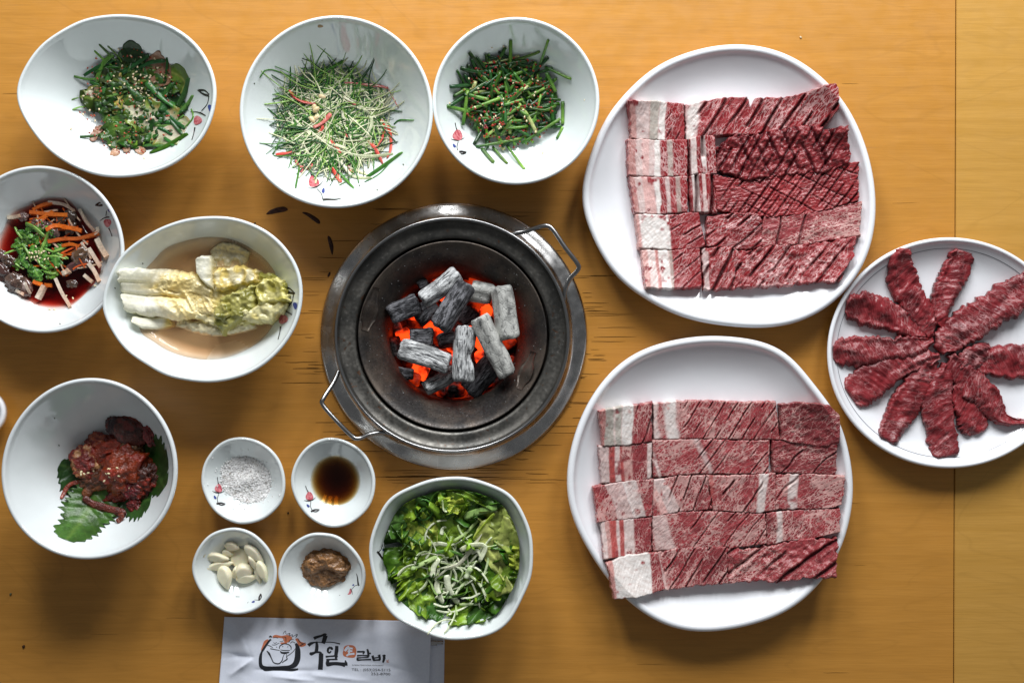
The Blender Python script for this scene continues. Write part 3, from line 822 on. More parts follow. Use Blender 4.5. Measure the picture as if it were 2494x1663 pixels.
def slab(name, top, bot, conv, z0, thick, mat, fat=.6, dark=0.0, fibang=.9, bands=(), cuts=(), lump=.0007, rad=.0015, wob=.0011, step=.0006, fatfun=None, seed=0, fold=None, fine=.00022, colfun=None, parent=None, base=None, bandslant=0.0):
    """a cut of meat or leaf between an upper and a lower outline traced on the photo; stands on z0"""
    zt = z0 + thick
    T = np.array([U(*conv(p), zt)[:2] for p in top]); B = np.array([U(*conv(p), zt)[:2] for p in bot])
    L = max(np.linalg.norm(np.diff(T, axis=0), axis=1).sum(), np.linalg.norm(np.diff(B, axis=0), axis=1).sum())
    W = np.linalg.norm(T - resample(B, len(T)), axis=1).max()
    if colfun is None:
        cen = np.vstack([T, B]).mean(0); T = cen + (T - cen) * (1 + .0007 / (L / 2)) + np.array([0, .0007]); B = cen + (B - cen) * (1 + .0007 / (L / 2)) - np.array([0, .0007])
    nu = max(int(L / step), 8); nv = max(int(W / step), 8)
    T = resample(T, nu); B = resample(B, nu)
    u = np.linspace(0, 1, nu); v = np.linspace(0, 1, nv)
    X = T[None, :, 0] * (1 - v[:, None]) + B[None, :, 0] * v[:, None]
    Y = T[None, :, 1] * (1 - v[:, None]) + B[None, :, 1] * v[:, None]
    UU, VV = np.meshgrid(u, v)
    # ragged outline
    X = X + wob * fbm(X * 260, Y * 260, seed, seed, 3) * 1.0 * (smooth(.75, 1, np.abs(2 * UU - 1)))
    Y = Y + wob * fbm(X * 260, Y * 260, seed + 5, seed + 3, 3) * (smooth(.6, 1, np.abs(2 * VV - 1)))
    eu = np.minimum(UU, 1 - UU) * L; ev = np.minimum(VV, 1 - VV) * W
    ef = lambda d: np.sqrt(np.clip(1 - (1 - np.clip(d / rad, 0, 1)) ** 2, 0, 1))
    e = ef(eu) * ef(ev)
    Z = thick * (.45 + .55 * e)
    Z += lump * fbm(X * 130, Y * 130, seed, seed, 3) * (.3 + .7 * e)
    ca, sa = math.cos(fibang), math.sin(fibang)
    fx = X * ca + Y * sa; fy = -X * sa + Y * ca
    Z += fine * vnoise(fx * 160, fy * 900, 0, seed + 2)
    cutmask = np.zeros_like(X)
    for ang, spacing, width, depth, u0, u1 in cuts:
        s = (X * math.cos(ang) + Y * math.sin(ang)) / spacing + .13 * fbm(X * 50, Y * 50, 1, seed + 7, 2)
        fr = np.abs(s - np.floor(s) - .5) * spacing
        k = np.floor(s)
        amp = .5 + .5 * _hash(k, k * 0, k * 0, seed + 3)
        al = -X * math.sin(ang) + Y * math.cos(ang)
        msk = smooth(-.7, -.2, vnoise(al * 70, k, 0, seed + 11)) * smooth(u0 - .03, u0 + .02, UU) * (1 - smooth(u1 - .02, u1 + .03, UU))
        width = max(width, .00055)
        g = np.exp(-(fr / width) ** 2) * amp * msk
        Z -= depth * g
        Z += .25 * depth * np.exp(-((fr - width * 2) / (width * 1.5)) ** 2) * amp * msk
        cutmask = np.maximum(cutmask, g)
    if fold is not None: Z += fold(UU, VV, X, Y)
    Z = np.maximum(Z, .0006)
    fatv = np.full_like(X, fat) if fatfun is None else fatfun(UU, VV, X, Y)
    fatv = np.clip(fatv * (.72 if mat is beef_dark else 1.0) * (1 - .9 * cutmask), 0, 1.4)
    darkv = np.clip(dark + 1.0 * cutmask + .35 * smooth(.1, .7, fbm(X * 45, Y * 45, 3, seed + 21, 2)), 0, 1)
    tint = np.zeros(X.shape + (4,))
    ub = UU + bandslant * (VV - .5) + .035 * fbm(X * 90, Y * 40, 2, seed + 31, 3)
    for a, b, key, w in bands:
        k = smooth(a - .018, a + .018, ub) * (1 - smooth(b - .018, b + .018, ub)) * w * smooth(-.75, -.35, fbm(X * 160, Y * 160, 5, seed + 41, 2))
        tint[..., :3] = tint[..., :3] * (1 - k[..., None]) + np.array(BONE[key]) * k[..., None]
        tint[..., 3] = np.maximum(tint[..., 3] * (1 - k * .3), k)
    nz = tint[..., 3] > 1e-4
    rgb = tint[..., :3]; rgb[nz] = rgb[nz] / np.maximum(tint[..., 3][nz][:, None], 1e-3); tint[..., :3] = np.clip(rgb, 0, .9)
    tint[..., 3] *= (1 - .8 * cutmask)
    bz = z0 if base is None else np.maximum(z0, base(X, Y))
    V = np.stack([X, Y, bz + Z], -1).reshape(-1, 3)
    bzf = (bz + 0 * X).ravel()
    ring = [j for j in range(nu)] + [i * nu + nu - 1 for i in range(1, nv)] + [(nv - 1) * nu + j for j in range(nu - 2, -1, -1)] + [i * nu for i in range(nv - 2, 0, -1)]
    Sk = V[ring].copy(); Sk[:, 2] = bzf[ring] - .0004
    cx, cy = V[:, :2].mean(0)
    f = grid_faces(nv, nu, flip=True)
    n0 = len(V); nr = len(ring)
    f += [(ring[i], ring[(i + 1) % nr], n0 + (i + 1) % nr, n0 + i) for i in range(nr)]
    f.append(tuple(n0 + i for i in range(nr))[::-1])
    fib = np.stack([fx + seed * .61, fy, Z * .5], -1).reshape(-1, 3)
    ext = lambda a: np.concatenate([a, a[ring]])
    kw = {}
    if colfun is not None:
        kw['col'] = ext(colfun(UU, VV, X, Y).reshape(-1, 3))
        return new_obj(name, np.vstack([V, Sk]), f, mat, parent, **kw)
    return new_obj(name, np.vstack([V, Sk]), f, mat, parent, attrs={'fib': ext(fib), 'fat': ext(fatv.ravel()), 'dark': ext(darkv.ravel()), 'tint': ext(tint.reshape(-1, 4))})

A45 = math.radians
ORD = ['first', 'second', 'third', 'fourth', 'fifth']
def rib(desc, plate, row, name, *a, **k):
    if plate == 'L':
        lab = f'{desc}, {ORD[5 - row]} row of the dark platter from the pale platter'
        grp = 'beef pieces on the dark red rib platter'
    else:
        lab = f'{desc}, {ORD[row - 1]} row of the pale platter from the dark platter'
        grp = 'beef pieces on the pale marbled rib platter'
    k.setdefault('base', (bL if plate == 'L' else bM).z)
    return tag(slab(name, *a, **k), lab, 'beef', grp)

zL = bL.z0; zM = bM.z0
cut1 = (A45(-28), .0105, .0009, .0042, 0, 1)           # diagonal score lines
# --- dark red platter
rib('bone-in block', 'L', 1, 'bone_in_rib', [(270, 355), (400, 345), (570, 352)], [(292, 535), (420, 540), (572, 545)], CL, zL, .011, beef_dark, .55, .1, 1.2, [(.03, .13, 'p', .6), (.13, .36, 'f', .8), (.36, .54, 'g', .9), (.54, .66, 'w', 1)], [(A45(-30), .009, .0006, .0015, .66, 1)], seed=1, bandslant=.06)
rib('long notched slice', 'L', 1, 'beef_slice', [(576, 360), (640, 345), (760, 322), (905, 316), (918, 385), (945, 322), (1100, 320), (1200, 302), (1320, 270), (1345, 300)], [(582, 538), (700, 520), (800, 512), (920, 510), (1050, 490), (1150, 475), (1280, 490), (1355, 400)], CL, zL, .010, beef_dark, .62, .15, .9, [(0, .075, 'w', .9)], [(A45(-32), .0150, .0012, .006, .08, 1)], seed=2, bandslant=.05, fold=lambda u, v, x, y: .004 * smooth(.7, 1, u))
rib('bone-in block', 'L', 2, 'bone_in_rib', [(272, 545), (340, 537), (430, 542), (590, 540)], [(278, 725), (430, 733), (590, 725)], CL, zL, .0115, beef_dark, .6, .1, 1.9, [(.02, .14, 'p', .5), (.14, .44, 'f', .75), (.24, .36, 'k', .35), (.44, .54, 'w', 1), (.66, .74, 'g', .7)], seed=3)
rib('small gashed fatty piece', 'L', 2, 'beef_slice', [(592, 542), (660, 520), (735, 525)], [(598, 722), (660, 710), (745, 712)], CL, zL, .011, beef_dark, .8, .1, 1.7, [(.1, .32, 'w', .7), (.48, .64, 'w', .8)], [(A45(4), .0145, .0015, .007, 0, 1)], seed=4)
rib('lumpy dark glossy slice', 'L', 2, 'beef_slice', [(742, 580), (780, 548), (850, 505), (900, 520), (1000, 502), (1080, 480), (1240, 465), (1300, 492), (1405, 488)], [(745, 700), (820, 712), (890, 745), (1000, 730), (1200, 715), (1310, 712), (1350, 690), (1430, 655)], CL, zL, .012, beef_dark, .10, .38, .35, [], [(A45(-30), .0095, .0013, .0032, 0, 1), (A45(25), .013, .0014, .0020, .2, 1)], lump=.0032, seed=5, wob=.0022, fold=lambda u, v, x, y: .003 * np.exp(-((v - .15) / .14) ** 2) * smooth(.2, .5, u))
rib('bone-in block', 'L', 3, 'bone_in_rib', [(283, 735), (440, 735), (590, 730)], [(310, 920), (440, 925), (590, 915)], CL, zL, .0115, beef_dark, .6, .1, 1.9, [(.02, .10, 'p', .5), (.10, .42, 'f', .75), (.22, .42, 'k', .45), (.42, .52, 'w', 1), (.62, .69, 'w', .6), (.8, .88, 'g', .6)], seed=6)
rib('small gashed fatty piece', 'L', 3, 'beef_slice', [(598, 735), (650, 720), (725, 720)], [(610, 915), (640, 912), (745, 915)], CL, zL, .011, beef_dark, .8, .1, 1.7, [(.1, .36, 'w', .75), (.5, .66, 'f', .7)], [(A45(-2), .0150, .0016, .007, 0, 1)], seed=7)
rib('crosshatched bright red slice', 'L', 3, 'beef_slice', [(728, 722), (880, 747), (1050, 720), (1300, 710), (1405, 665), (1465, 672)], [(745, 905), (860, 930), (1040, 940), (1200, 930), (1330, 900), (1470, 860)], CL, zL, .010, beef_dark, .16, 0.0, .15, [], [(A45(-36), .0072, .0009, .0028, .05, 1), (A45(62), .012, .0007, .0014, .2, 1)], lump=.0012, seed=8, wob=.0016, fine=.0004)
rib('fat-faced bone block', 'L', 4, 'bone_in_rib', [(318, 930), (420, 930), (520, 932), (600, 920), (650, 922)], [(335, 1105), (480, 1112), (600, 1110), (685, 1095)], CL, zL, .0115, beef_dark, .45, .12, .7, [(0, .07, 'p', .6), (.07, .50, 'w', 1)], [(A45(-60), .010, .0007, .0022, .52, 1)], seed=9)
rib('short curled slice', 'L', 4, 'beef_slice', [(695, 940), (760, 933), (860, 920), (975, 932)], [(690, 1095), (800, 1105), (900, 1110), (978, 1095)], CL, zL, .010, beef_dark, .52, .12, .5, [], [(A45(-50), .0125, .0010, .0030, 0, 1)], lump=.0018, seed=10, wob=.0016)
rib('pale webbed fat slice', 'L', 4, 'beef_slice', [(985, 945), (1080, 940), (1200, 920), (1320, 910), (1400, 882), (1482, 870)], [(975, 1100), (1100, 1085), (1220, 1085), (1350, 1060), (1470, 1050)], CL, zL, .0095, beef_pale, .85, .15, .3, [], [(A45(-12), .020, .0009, .0030, 0, .55)], lump=.0014, seed=11, wob=.0016, fatfun=lambda u, v, x, y: .62 + .5 * smooth(.45, .8, u))
rib('bone-in block', 'L', 5, 'bone_in_rib', [(345, 1120), (500, 1118), (655, 1100)], [(362, 1318), (500, 1318), (660, 1308)], CL, zL, .0115, beef_dark, .42, .12, .9, [(0, .10, 'p', .7), (.10, .24, 'f', .9), (.24, .30, 'k', .7), (.30, .47, 'w', 1), (.47, .52, 'g', .7)], [(A45(-50), .012, .0007, .0018, .52, 1)], seed=12)
rib('short fatty slice', 'L', 5, 'beef_slice', [(665, 1108), (750, 1102), (845, 1112)], [(672, 1318), (720, 1320), (835, 1312)], CL, zL, .010, beef_dark, .70, .05, .9, [(.02, .18, 'w', .5)], [(A45(-28), .014, .0013, .005, 0, 1)], lump=.0013, seed=13, wob=.002)
rib('long ragged streaky slice', 'L', 5, 'beef_slice', [(838, 1118), (900, 1120), (1000, 1095), (1150, 1092), (1300, 1075), (1450, 1052)], [(832, 1310), (940, 1305), (1100, 1300), (1200, 1290), (1365, 1285), (1435, 1150)], CL, zL, .0105, beef_dark, .58, .10, .8, [], [(A45(-38), .0135, .0012, .0042, 0, 1)], lump=.0024, seed=14, wob=.0024, fatfun=lambda u, v, x, y: .85 - .5 * smooth(.45, .75, u))
# --- pale marbled platter
rib('grey-boned block', 'M', 1, 'bone_in_rib', [(197, 415), (330, 390), (470, 372)], [(220, 585), (350, 583), (470, 565)], CM, zM, .012, beef_pale, .62, .1, 1.25, [(0, .10, 'k', .5), (.10, .42, 'g', .95), (.26, .30, 'f', .6), (.42, .62, 'w', 1)], [(A45(-20), .016, .0007, .003, .7, 1)], seed=21, bandslant=.08)
rib('long finely scored slice', 'M', 1, 'beef_slice', [(475, 378), (600, 365), (780, 362), (950, 370), (1088, 368)], [(480, 555), (700, 552), (950, 555), (1112, 558)], CM, zM, .0095, beef_pale, .80, 0, .95, [(0, .05, 'f', .8), (.11, .195, 'w', .85)], [(A45(-33), .0105, .0006, .0030, .25, 1)], seed=22)
rib('short brownish slice', 'M', 1, 'beef_slice', [(1115, 380), (1230, 372), (1335, 385), (1388, 440)], [(1118, 555), (1190, 572), (1300, 592), (1392, 565)], CM, zM, .0105, beef_pale, .36, .42, .7, [], [], lump=.0016, seed=23, wob=.0016)
rib('red-boned block', 'M', 2, 'bone_in_rib', [(200, 592), (340, 590), (468, 572)], [(215, 772), (350, 768), (466, 748)], CM, zM, .011, beef_pale, .40, .25, 1.2, [(0, .18, 'f', .7), (.18, .30, 'r', .75), (.30, .40, 'f', .8), (.40, .46, 'r', .6), (.46, .62, 'p', .7), (.92, 1.1, 'f', .8)], [(A45(0), .045, .0012, .007, .85, .95)], seed=24)
rib('long slice with curved white seam', 'M', 2, 'beef_slice', [(470, 562), (700, 555), (900, 562), (1062, 562)], [(478, 745), (700, 730), (850, 728), (1055, 732)], CM, zM, .0095, beef_pale, .82, 0, .62, [(0, .03, 'f', .8), (.41, .46, 'w', .45)], [(A45(-38), .0098, .0006, .0030, .4, 1)], seed=25, bandslant=-.12)
rib('short brownish slice', 'M', 2, 'beef_slice', [(1070, 562), (1200, 568), (1382, 575)], [(1078, 720), (1200, 722), (1378, 730)], CM, zM, .0095, beef_pale, .40, .36, .3, [], [(A45(-42), .024, .0007, .002, 0, 1)], lump=.0012, seed=26)
rib('fatty block with meat streaks', 'M', 3, 'bone_in_rib', [(172, 795), (300, 770), (440, 758), (480, 760)], [(195, 965), (330, 955), (470, 940)], CM, zM, .0115, beef_pale, 1.0, .05, 1.0, [(.06, .12, 'r', .3), (.30, .62, 'f', .55), (.58, .80, 'w', .65)], seed=27, bandslant=-.2)
rib('slice with orange-white fat corner', 'M', 3, 'beef_slice', [(475, 762), (600, 740), (745, 738)], [(470, 945), (600, 920), (772, 905)], CM, zM, .0095, beef_pale, .85, 0, 1.0, [(.04, .36, 'f', .7), (.02, .14, 'k', .6)], [(A45(-22), .0135, .0007, .0035, .3, 1)], seed=28, bandslant=-.3)
rib('slice with red folded edge', 'M', 3, 'beef_slice', [(745, 735), (820, 740), (950, 735), (1090, 725)], [(782, 912), (900, 918), (1000, 925), (1092, 908)], CM, zM, .0100, beef_pale, .80, .05, .9, [(0, .06, 'r', .5), (.72, .86, 'w', .75)], [(A45(-34), .024, .0009, .0036, .2, .8)], seed=29, bandslant=.1)
rib('slice with broad fat islands', 'M', 3, 'beef_slice', [(1092, 735), (1200, 730), (1370, 735), (1420, 738)], [(1085, 905), (1200, 905), (1330, 900), (1402, 880)], CM, zM, .0100, beef_pale, .95, .05, .6, [(.22, .36, 'w', .7)], [(A45(-40), .028, .0009, .0034, 0, .4)], seed=30, wob=.0016)
rib('red-boned block', 'M', 4, 'bone_in_rib', [(210, 965), (370, 955), (470, 948)], [(222, 1143), (380, 1135), (466, 1115)], CM, zM, .011, beef_pale, .45, .2, 1.3, [(0, .10, 'f', .8), (.10, .18, 'p', .6), (.18, .30, 'r', .85), (.30, .36, 'f', .8), (.36, .46, 'r', .7), (.46, .66, 'f', .85)], [(A45(5), .04, .0012, .006, .8, .95)], seed=31)
rib('long slice with fatty corner', 'M', 4, 'beef_slice', [(470, 942), (650, 920), (800, 918), (1040, 930)], [(475, 1115), (700, 1100), (900, 1095), (1046, 1080)], CM, zM, .0095, beef_pale, .80, 0, .7, [(.0, .16, 'f', .5)], [(A45(-38), .0115, .0006, .0030, .35, 1)], seed=32, bandslant=-.1)
rib('short slice with white vein', 'M', 4, 'beef_slice', [(1045, 927), (1200, 910), (1395, 900)], [(1048, 1085), (1150, 1065), (1270, 1052), (1390, 1010)], CM, zM, .0100, beef_pale, .85, .05, .9, [(.16, .23, 'w', .7)], [], lump=.0014, seed=33)
rib('white fat-faced block', 'M', 5, 'bone_in_rib', [(235, 1170), (340, 1135), (440, 1125), (500, 1130)], [(275, 1340), (380, 1335), (490, 1315), (530, 1300)], CM, zM, .0125, beef_pale, .7, .1, 1.2, [(0, .09, 'k', .7), (.09, .78, 'w', 1)], seed=34, bandslant=.1)
rib('scored middle slice', 'M', 5, 'beef_slice', [(484, 1127), (600, 1105), (850, 1095)], [(524, 1310), (600, 1300), (690, 1285), (852, 1275)], CM, zM, .0100, beef_pale, .68, .12, 1.0, [(.02, .06, 'f', .5)], [(A45(-33), .0125, .0008, .0040, .1, 1)], seed=35, wob=.0016)
rib('long ragged deep red slice', 'M', 5, 'beef_slice', [(850, 1100), (950, 1110), (1080, 1088), (1200, 1060), (1382, 1050)], [(858, 1275), (1000, 1260), (1100, 1265), (1250, 1240), (1372, 1235)], CM, zM, .0115, beef_pale, .45, .06, .75, [], [(A45(-52), .0165, .0016, .0050, 0, 1)], lump=.0026, seed=36, wob=.0026, fatfun=lambda u, v, x, y: .75 - .6 * smooth(.3, .7, u))

# --- fanned strips on the round plate
def strip(label, pts, widths, lift, seed, fat=.26, dark=.12, parent=None):
    zb = bN.z0
    zt = zb + lift + .008
    P = np.array([U(*CN(p), zt)[:2] for p in pts]); P = catmull(P, 14)
    L = np.linalg.norm(np.diff(P, axis=0), axis=1).sum()
    nu = int(L / .0009); P = resample(P, nu)
    w = np.interp(np.linspace(0, 1, nu), np.linspace(0, 1, len(widths)), widths) / 2.6567 * PX / 2
    w = w * (1 + .15 * fbm(np.arange(nu) * .09, 0 * np.arange(nu), 0, seed, 2))
    ed = np.minimum(np.arange(nu), nu - 1 - np.arange(nu)) * .0009
    tip = np.where(np.arange(nu) < nu / 2, np.sqrt(np.clip(1 - (1 - np.clip(ed / .0045, .25, 1)) ** 2, 0, 1)), np.clip(ed / .010, .40, 1) ** .8)
    w = w * tip * (1 + .10 * vnoise(np.arange(nu) * .35, np.zeros(nu), 0, seed + 13))
    t = np.gradient(P, axis=0); t /= np.linalg.norm(t, axis=1, keepdims=True); nr = np.stack([-t[:, 1], t[:, 0]], 1)
    nv = 30; v = np.linspace(-1, 1, nv)
    off = w[:, None] * v[None, :]
    jag = .0014 * fbm(np.arange(nu)[:, None] * .55 + 0 * v, np.sign(v)[None, :] * 3 + 0 * off, 0, seed + 3, 3) * np.abs(v) ** 4
    X = P[:, None, 0] + nr[:, None, 0] * (off + jag); Y = P[:, None, 1] + nr[:, None, 1] * (off + jag)
    dome = np.sqrt(np.clip(1 - np.abs(v) ** 7, 0, 1))[None, :] * np.ones((nu, 1))
    endf = np.sqrt(np.clip(1 - (1 - np.clip(ed / .005, 0, 1)) ** 2, 0, 1))[:, None]
    Zt = (.0042 * dome * (.35 + .65 * endf) + .0024 * fbm(X * 110, Y * 110, 0, seed, 3) * dome)
    al = np.arange(nu)[:, None] * .0009 + off * .45
    uu = np.linspace(0, 1, nu)[:, None]
    v0 = .55 * np.sin(uu * 4 + seed) ; v1 = -.5 + .35 * np.sin(uu * 5 + seed * 2)
    Zt = Zt + (.0024 * np.exp(-((v[None] - v0) / .38) ** 2)) * dome * endf
    Zt = Zt + .0020 * smooth(.55, .95, v[None] * np.sign(math.sin(seed * 3.1))) * dome
    ridge = np.abs(vnoise(al * 330, off * 45 + seed, 0, seed + 5))
    Zt += (.0009 * ridge - .0003) * dome
    base = lift * smooth(.0, .35, np.linspace(0, 1, nu))[:, None]
    plate = np.vectorize(lambda a, b: float(bN.z(a, b)))(X, Y)
    Zb = np.maximum(plate - .0003, plate + base - .003)
    Z = plate + base + np.maximum(Zt, .0007)
    V = np.concatenate([np.stack([X, Y, Z], -1).reshape(-1, 3), np.stack([X, Y, np.minimum(Zb, Z - .0005)], -1).reshape(-1, 3)])
    n0 = nu * nv
    f = grid_faces(nu, nv) + grid_faces(nu, nv, off=n0, flip=True)
    ring = [j for j in range(nv)] + [i * nv + nv - 1 for i in range(1, nu)] + [(nu - 1) * nv + j for j in range(nv - 2, -1, -1)] + [i * nv for i in range(nu - 2, 0, -1)]
    f += [(ring[(i + 1) % len(ring)], ring[i], n0 + ring[i], n0 + ring[(i + 1) % len(ring)]) for i in range(len(ring))]
    fib = np.stack([off * .8 + al * .4, al * 1.0, Zt * .5], -1).reshape(-1, 3) + np.array([seed * .31, 0, 0])
    dk = np.clip(dark + .5 * smooth(.0, .5, fbm(X * 70, Y * 70, 2, seed + 8, 2)) - .25 * ridge, 0, 1).ravel()
    ft = np.clip(fat * (.5 + fbm(X * 60, Y * 60, 4, seed + 9, 2) * 1.2 + .3), 0, 1).ravel()
    two = lambda a: np.concatenate([a, a])
    o = new_obj('beef_strip', V, f, beef_skirt, None, attrs={'fib': two(fib), 'fat': two(ft), 'dark': two(dk), 'tint': np.zeros((2 * n0, 4))})
    return tag(o, label, 'beef', 'beef strips fanned on the round plate')
strip('beef strip with folded square tip pointing at the far table edge', [(560, 125), (545, 230), (600, 400), (690, 540), (750, 695)], [110, 185, 195, 165, 90], .003, 61)
strip('short stubby beef strip with rounded tip beside the folded tip strip', [(955, 135), (920, 250), (850, 400), (815, 520), (835, 650)], [140, 185, 160, 110, 80], .004, 62)
strip('widest beef strip crossing the plate over the table seam side', [(1480, 330), (1300, 420), (1100, 550), (920, 660), (800, 780)], [190, 225, 235, 215, 150], .005, 63, .40)
strip('beef strip with rounded dark tip next to the dark red platter', [(180, 500), (330, 510), (500, 560), (620, 625), (720, 690)], [130, 215, 195, 150, 70], .002, 64)
strip('straight beef strip lying toward the gap between the two platters', [(100, 790), (250, 785), (450, 775), (640, 755), (770, 715)], [140, 190, 180, 150, 70], .004, 65)
strip('beef strip with squared end and a loose thread of fat', [(225, 1080), (370, 975), (530, 890), (680, 840), (810, 815)], [215, 215, 165, 120, 100], .004, 66)
strip('beef strip pointing at the pale marbled platter, ribbed edges', [(450, 1360), (540, 1210), (620, 1070), (710, 930), (790, 840)], [140, 185, 195, 180, 100], .003, 67)
strip('broad flat beef strip pointing at the near table edge', [(850, 1465), (815, 1290), (795, 1130), (820, 990), (850, 860)], [190, 205, 205, 165, 90], .004, 68, .28, .3)
strip('small ragged beef strip tucked beside the broad flat one', [(1050, 1320), (1010, 1210), (950, 1110), (900, 1000)], [170, 200, 130, 80], .002, 69)
strip('beef strip ending in a thin curled tail', [(1400, 1235), (1300, 1240), (1200, 1210), (1120, 1090), (1010, 990), (930, 890), (880, 800)], [24, 50, 120, 195, 190, 140, 100], .005, 70)
strip('thick beef strip reaching over the plate rim beyond the tailed one', [(1480, 850), (1330, 850), (1200, 850), (1090, 850), (980, 800)], [200, 230, 215, 170, 110], .003, 71)
strip('crumpled beef strip folded over near the centre of the fan', [(1150, 745), (1060, 800), (980, 860), (930, 900)], [60, 130, 150, 90], .0055, 72, .42, .35)
# ---------------------------------------------------------------- food in the bowls
fresh = vcol('fresh_green', .28, .5, .35, 500, .25, 700, transl=.15, tint=(1.10, 1.06, .98))
leafm = vcol('leaf', .30, .5, .35, 260, .5, 420, transl=.28, tint=(1.4, 1.12, .9))
pickle = vcol('pickled_cabbage', .24, .5, .16, 300, .6, 330, coat=.1, transl=.18)
crabm = vcol('seasoned_crab', .26, .5, .5, 330, 1.0, 420, coat=.18, bdist=.0018)
seedm = vcol('seeds', .5, .4, .2, 900, 0)
garlicm = vcol('garlic_flesh', .38, .45, .08, 200, .12, 300, sss=.25)
pastem = vcol('soybean_paste', .30, .5, .45, 420, 1.0, 420, coat=.25, bdist=.0016)
saltm = vcol('salt_grain', .55, .4, .12, 900, 0)
snailm = vcol('snail_flesh', .16, .6, .4, 320, .4, 400, coat=.4)

class Heap:
    """height map of what already lies in a bowl, so that pieces come to rest on each other"""
    def __init__(s, bowl, res=.001):
        s.b = bowl; s.res = res
        R = bowl.R.max()
        s.x0, s.y0 = bowl.c[0] - R, bowl.c[1] - R
        n = int(2 * R / res) + 2; s.n = n
        X, Y = np.meshgrid(s.x0 + np.arange(n) * res, s.y0 + np.arange(n) * res, indexing='ij')
        s.h = bowl.z(X, Y)
        s.X, s.Y = X, Y
        s.top = s.h.copy()
    def settle(s, drop=.0004):
        s.h = np.maximum(s.h, s.top - drop)
    def mound(s, c, rx, ry, h):
        q = ((s.X - c[0]) / rx) ** 2 + ((s.Y - c[1]) / ry) ** 2
        s.h = s.h + h * np.clip(1 - q, 0, 1) ** .8
        return s
    def idx(s, P):
        i = np.clip(((P[:, 0] - s.x0) / s.res).astype(int), 0, s.n - 1)
        j = np.clip(((P[:, 1] - s.y0) / s.res).astype(int), 0, s.n - 1)
        return i, j
    def at(s, P):
        return s.h[s.idx(np.asarray(P))]
    def stamp(s, P, z, rad, gain=.8):
        k = max(int(rad / s.res), 0)
        i, j = s.idx(P)
        for di in range(-k, k + 1):
            for dj in range(-k, k + 1):
                a = np.clip(i + di, 0, s.n - 1); b = np.clip(j + dj, 0, s.n - 1)
                cur = s.h[a, b]
                s.h[a, b] = np.maximum(cur, cur + gain * (z - cur))
                s.top[a, b] = np.maximum(s.top[a, b], z)
    def lay(s, P, r, stiff=.5, gain=.8, sink=.0):
        """heights for a strand of radius r along plan points P"""
        g = s.at(P) + r - sink
        n = len(P)
        k = max(n // 5, 1)
        pad = np.r_[[g[0]] * k, g, [g[-1]] * k]
        sm = np.convolve(pad, np.ones(2 * k + 1) / (2 * k + 1), 'valid')
        u = np.linspace(0, 1, n)
        a, b = np.polyfit(u, g, 1)
        line = a * u + b
        line = line + max(0, np.percentile(g - line, 70))
        z = np.maximum(sm * (1 - stiff) + line * stiff, s.b.z(P[:, 0], P[:, 1]) + r)
        s.stamp(P, z + r, r, gain)
        return z

def inside(bowl, X, Y, tm=.90):
    k = np.minimum(1, tm / np.maximum(bowl.tt(X, Y), 1e-6))
    return bowl.c[0] + (X - bowl.c[0]) * k, bowl.c[1] + (Y - bowl.c[1]) * k

def jit(c, v=.12):
    return np.clip(np.array(c) * (1 + v * rng.uniform(-1, 1)) + .01 * rng.uniform(-1, 1, 3), .004, .95)

def plan_curve(c, ang, L, curl, n=12):
    """a plan-view arc of length L centred at c"""
    s = np.linspace(-.5, .5, n)
    th = ang + curl * s
    d = np.stack([np.cos(th), np.sin(th)], 1) * (L / (n - 1))
    P = np.cumsum(d, 0); P -= P.mean(0)
    return np.asarray(c) + P

def seeds(batch, heap, pts, L=.0030, col=(.72, .60, .38)):
    V0, F0 = sph_geo(7, 5)
    for x, y in pts:
        z = float(heap.at(np.array([[x, y]]))[0]) + .0004
        V = V0 * np.array([L / 2, L / 3.2, L / 4.5])
        V = rotz(V, rng.uniform(0, 6.28)) + np.array([x, y, z])
        batch.add(V, F0, jit(col, .15))

def flakes(batch, heap, n, c, R, size=.0012, col=(.28, .02, .012), lift=.0003):
    for _ in range(n):
        a = rng.uniform(0, 6.28); r = R * math.sqrt(rng.uniform())
        x, y = c[0] + r * math.cos(a), c[1] + r * math.sin(a)
        z = float(heap.at(np.array([[x, y]]))[0]) + lift
        k = size * rng.uniform(.5, 1.4)
        V = np.array([(-1, -.6, 0), (1, -.4, .1), (.6, .8, 0), (-.7, .6, .15), (0, 0, .5)]) * k
        V = rotz(V, rng.uniform(0, 6.28)) + np.array([x, y, z])
        batch.add(V, [(0, 1, 4), (1, 2, 4), (2, 3, 4), (3, 0, 4), (3, 2, 1, 0)], jit(col, .35))

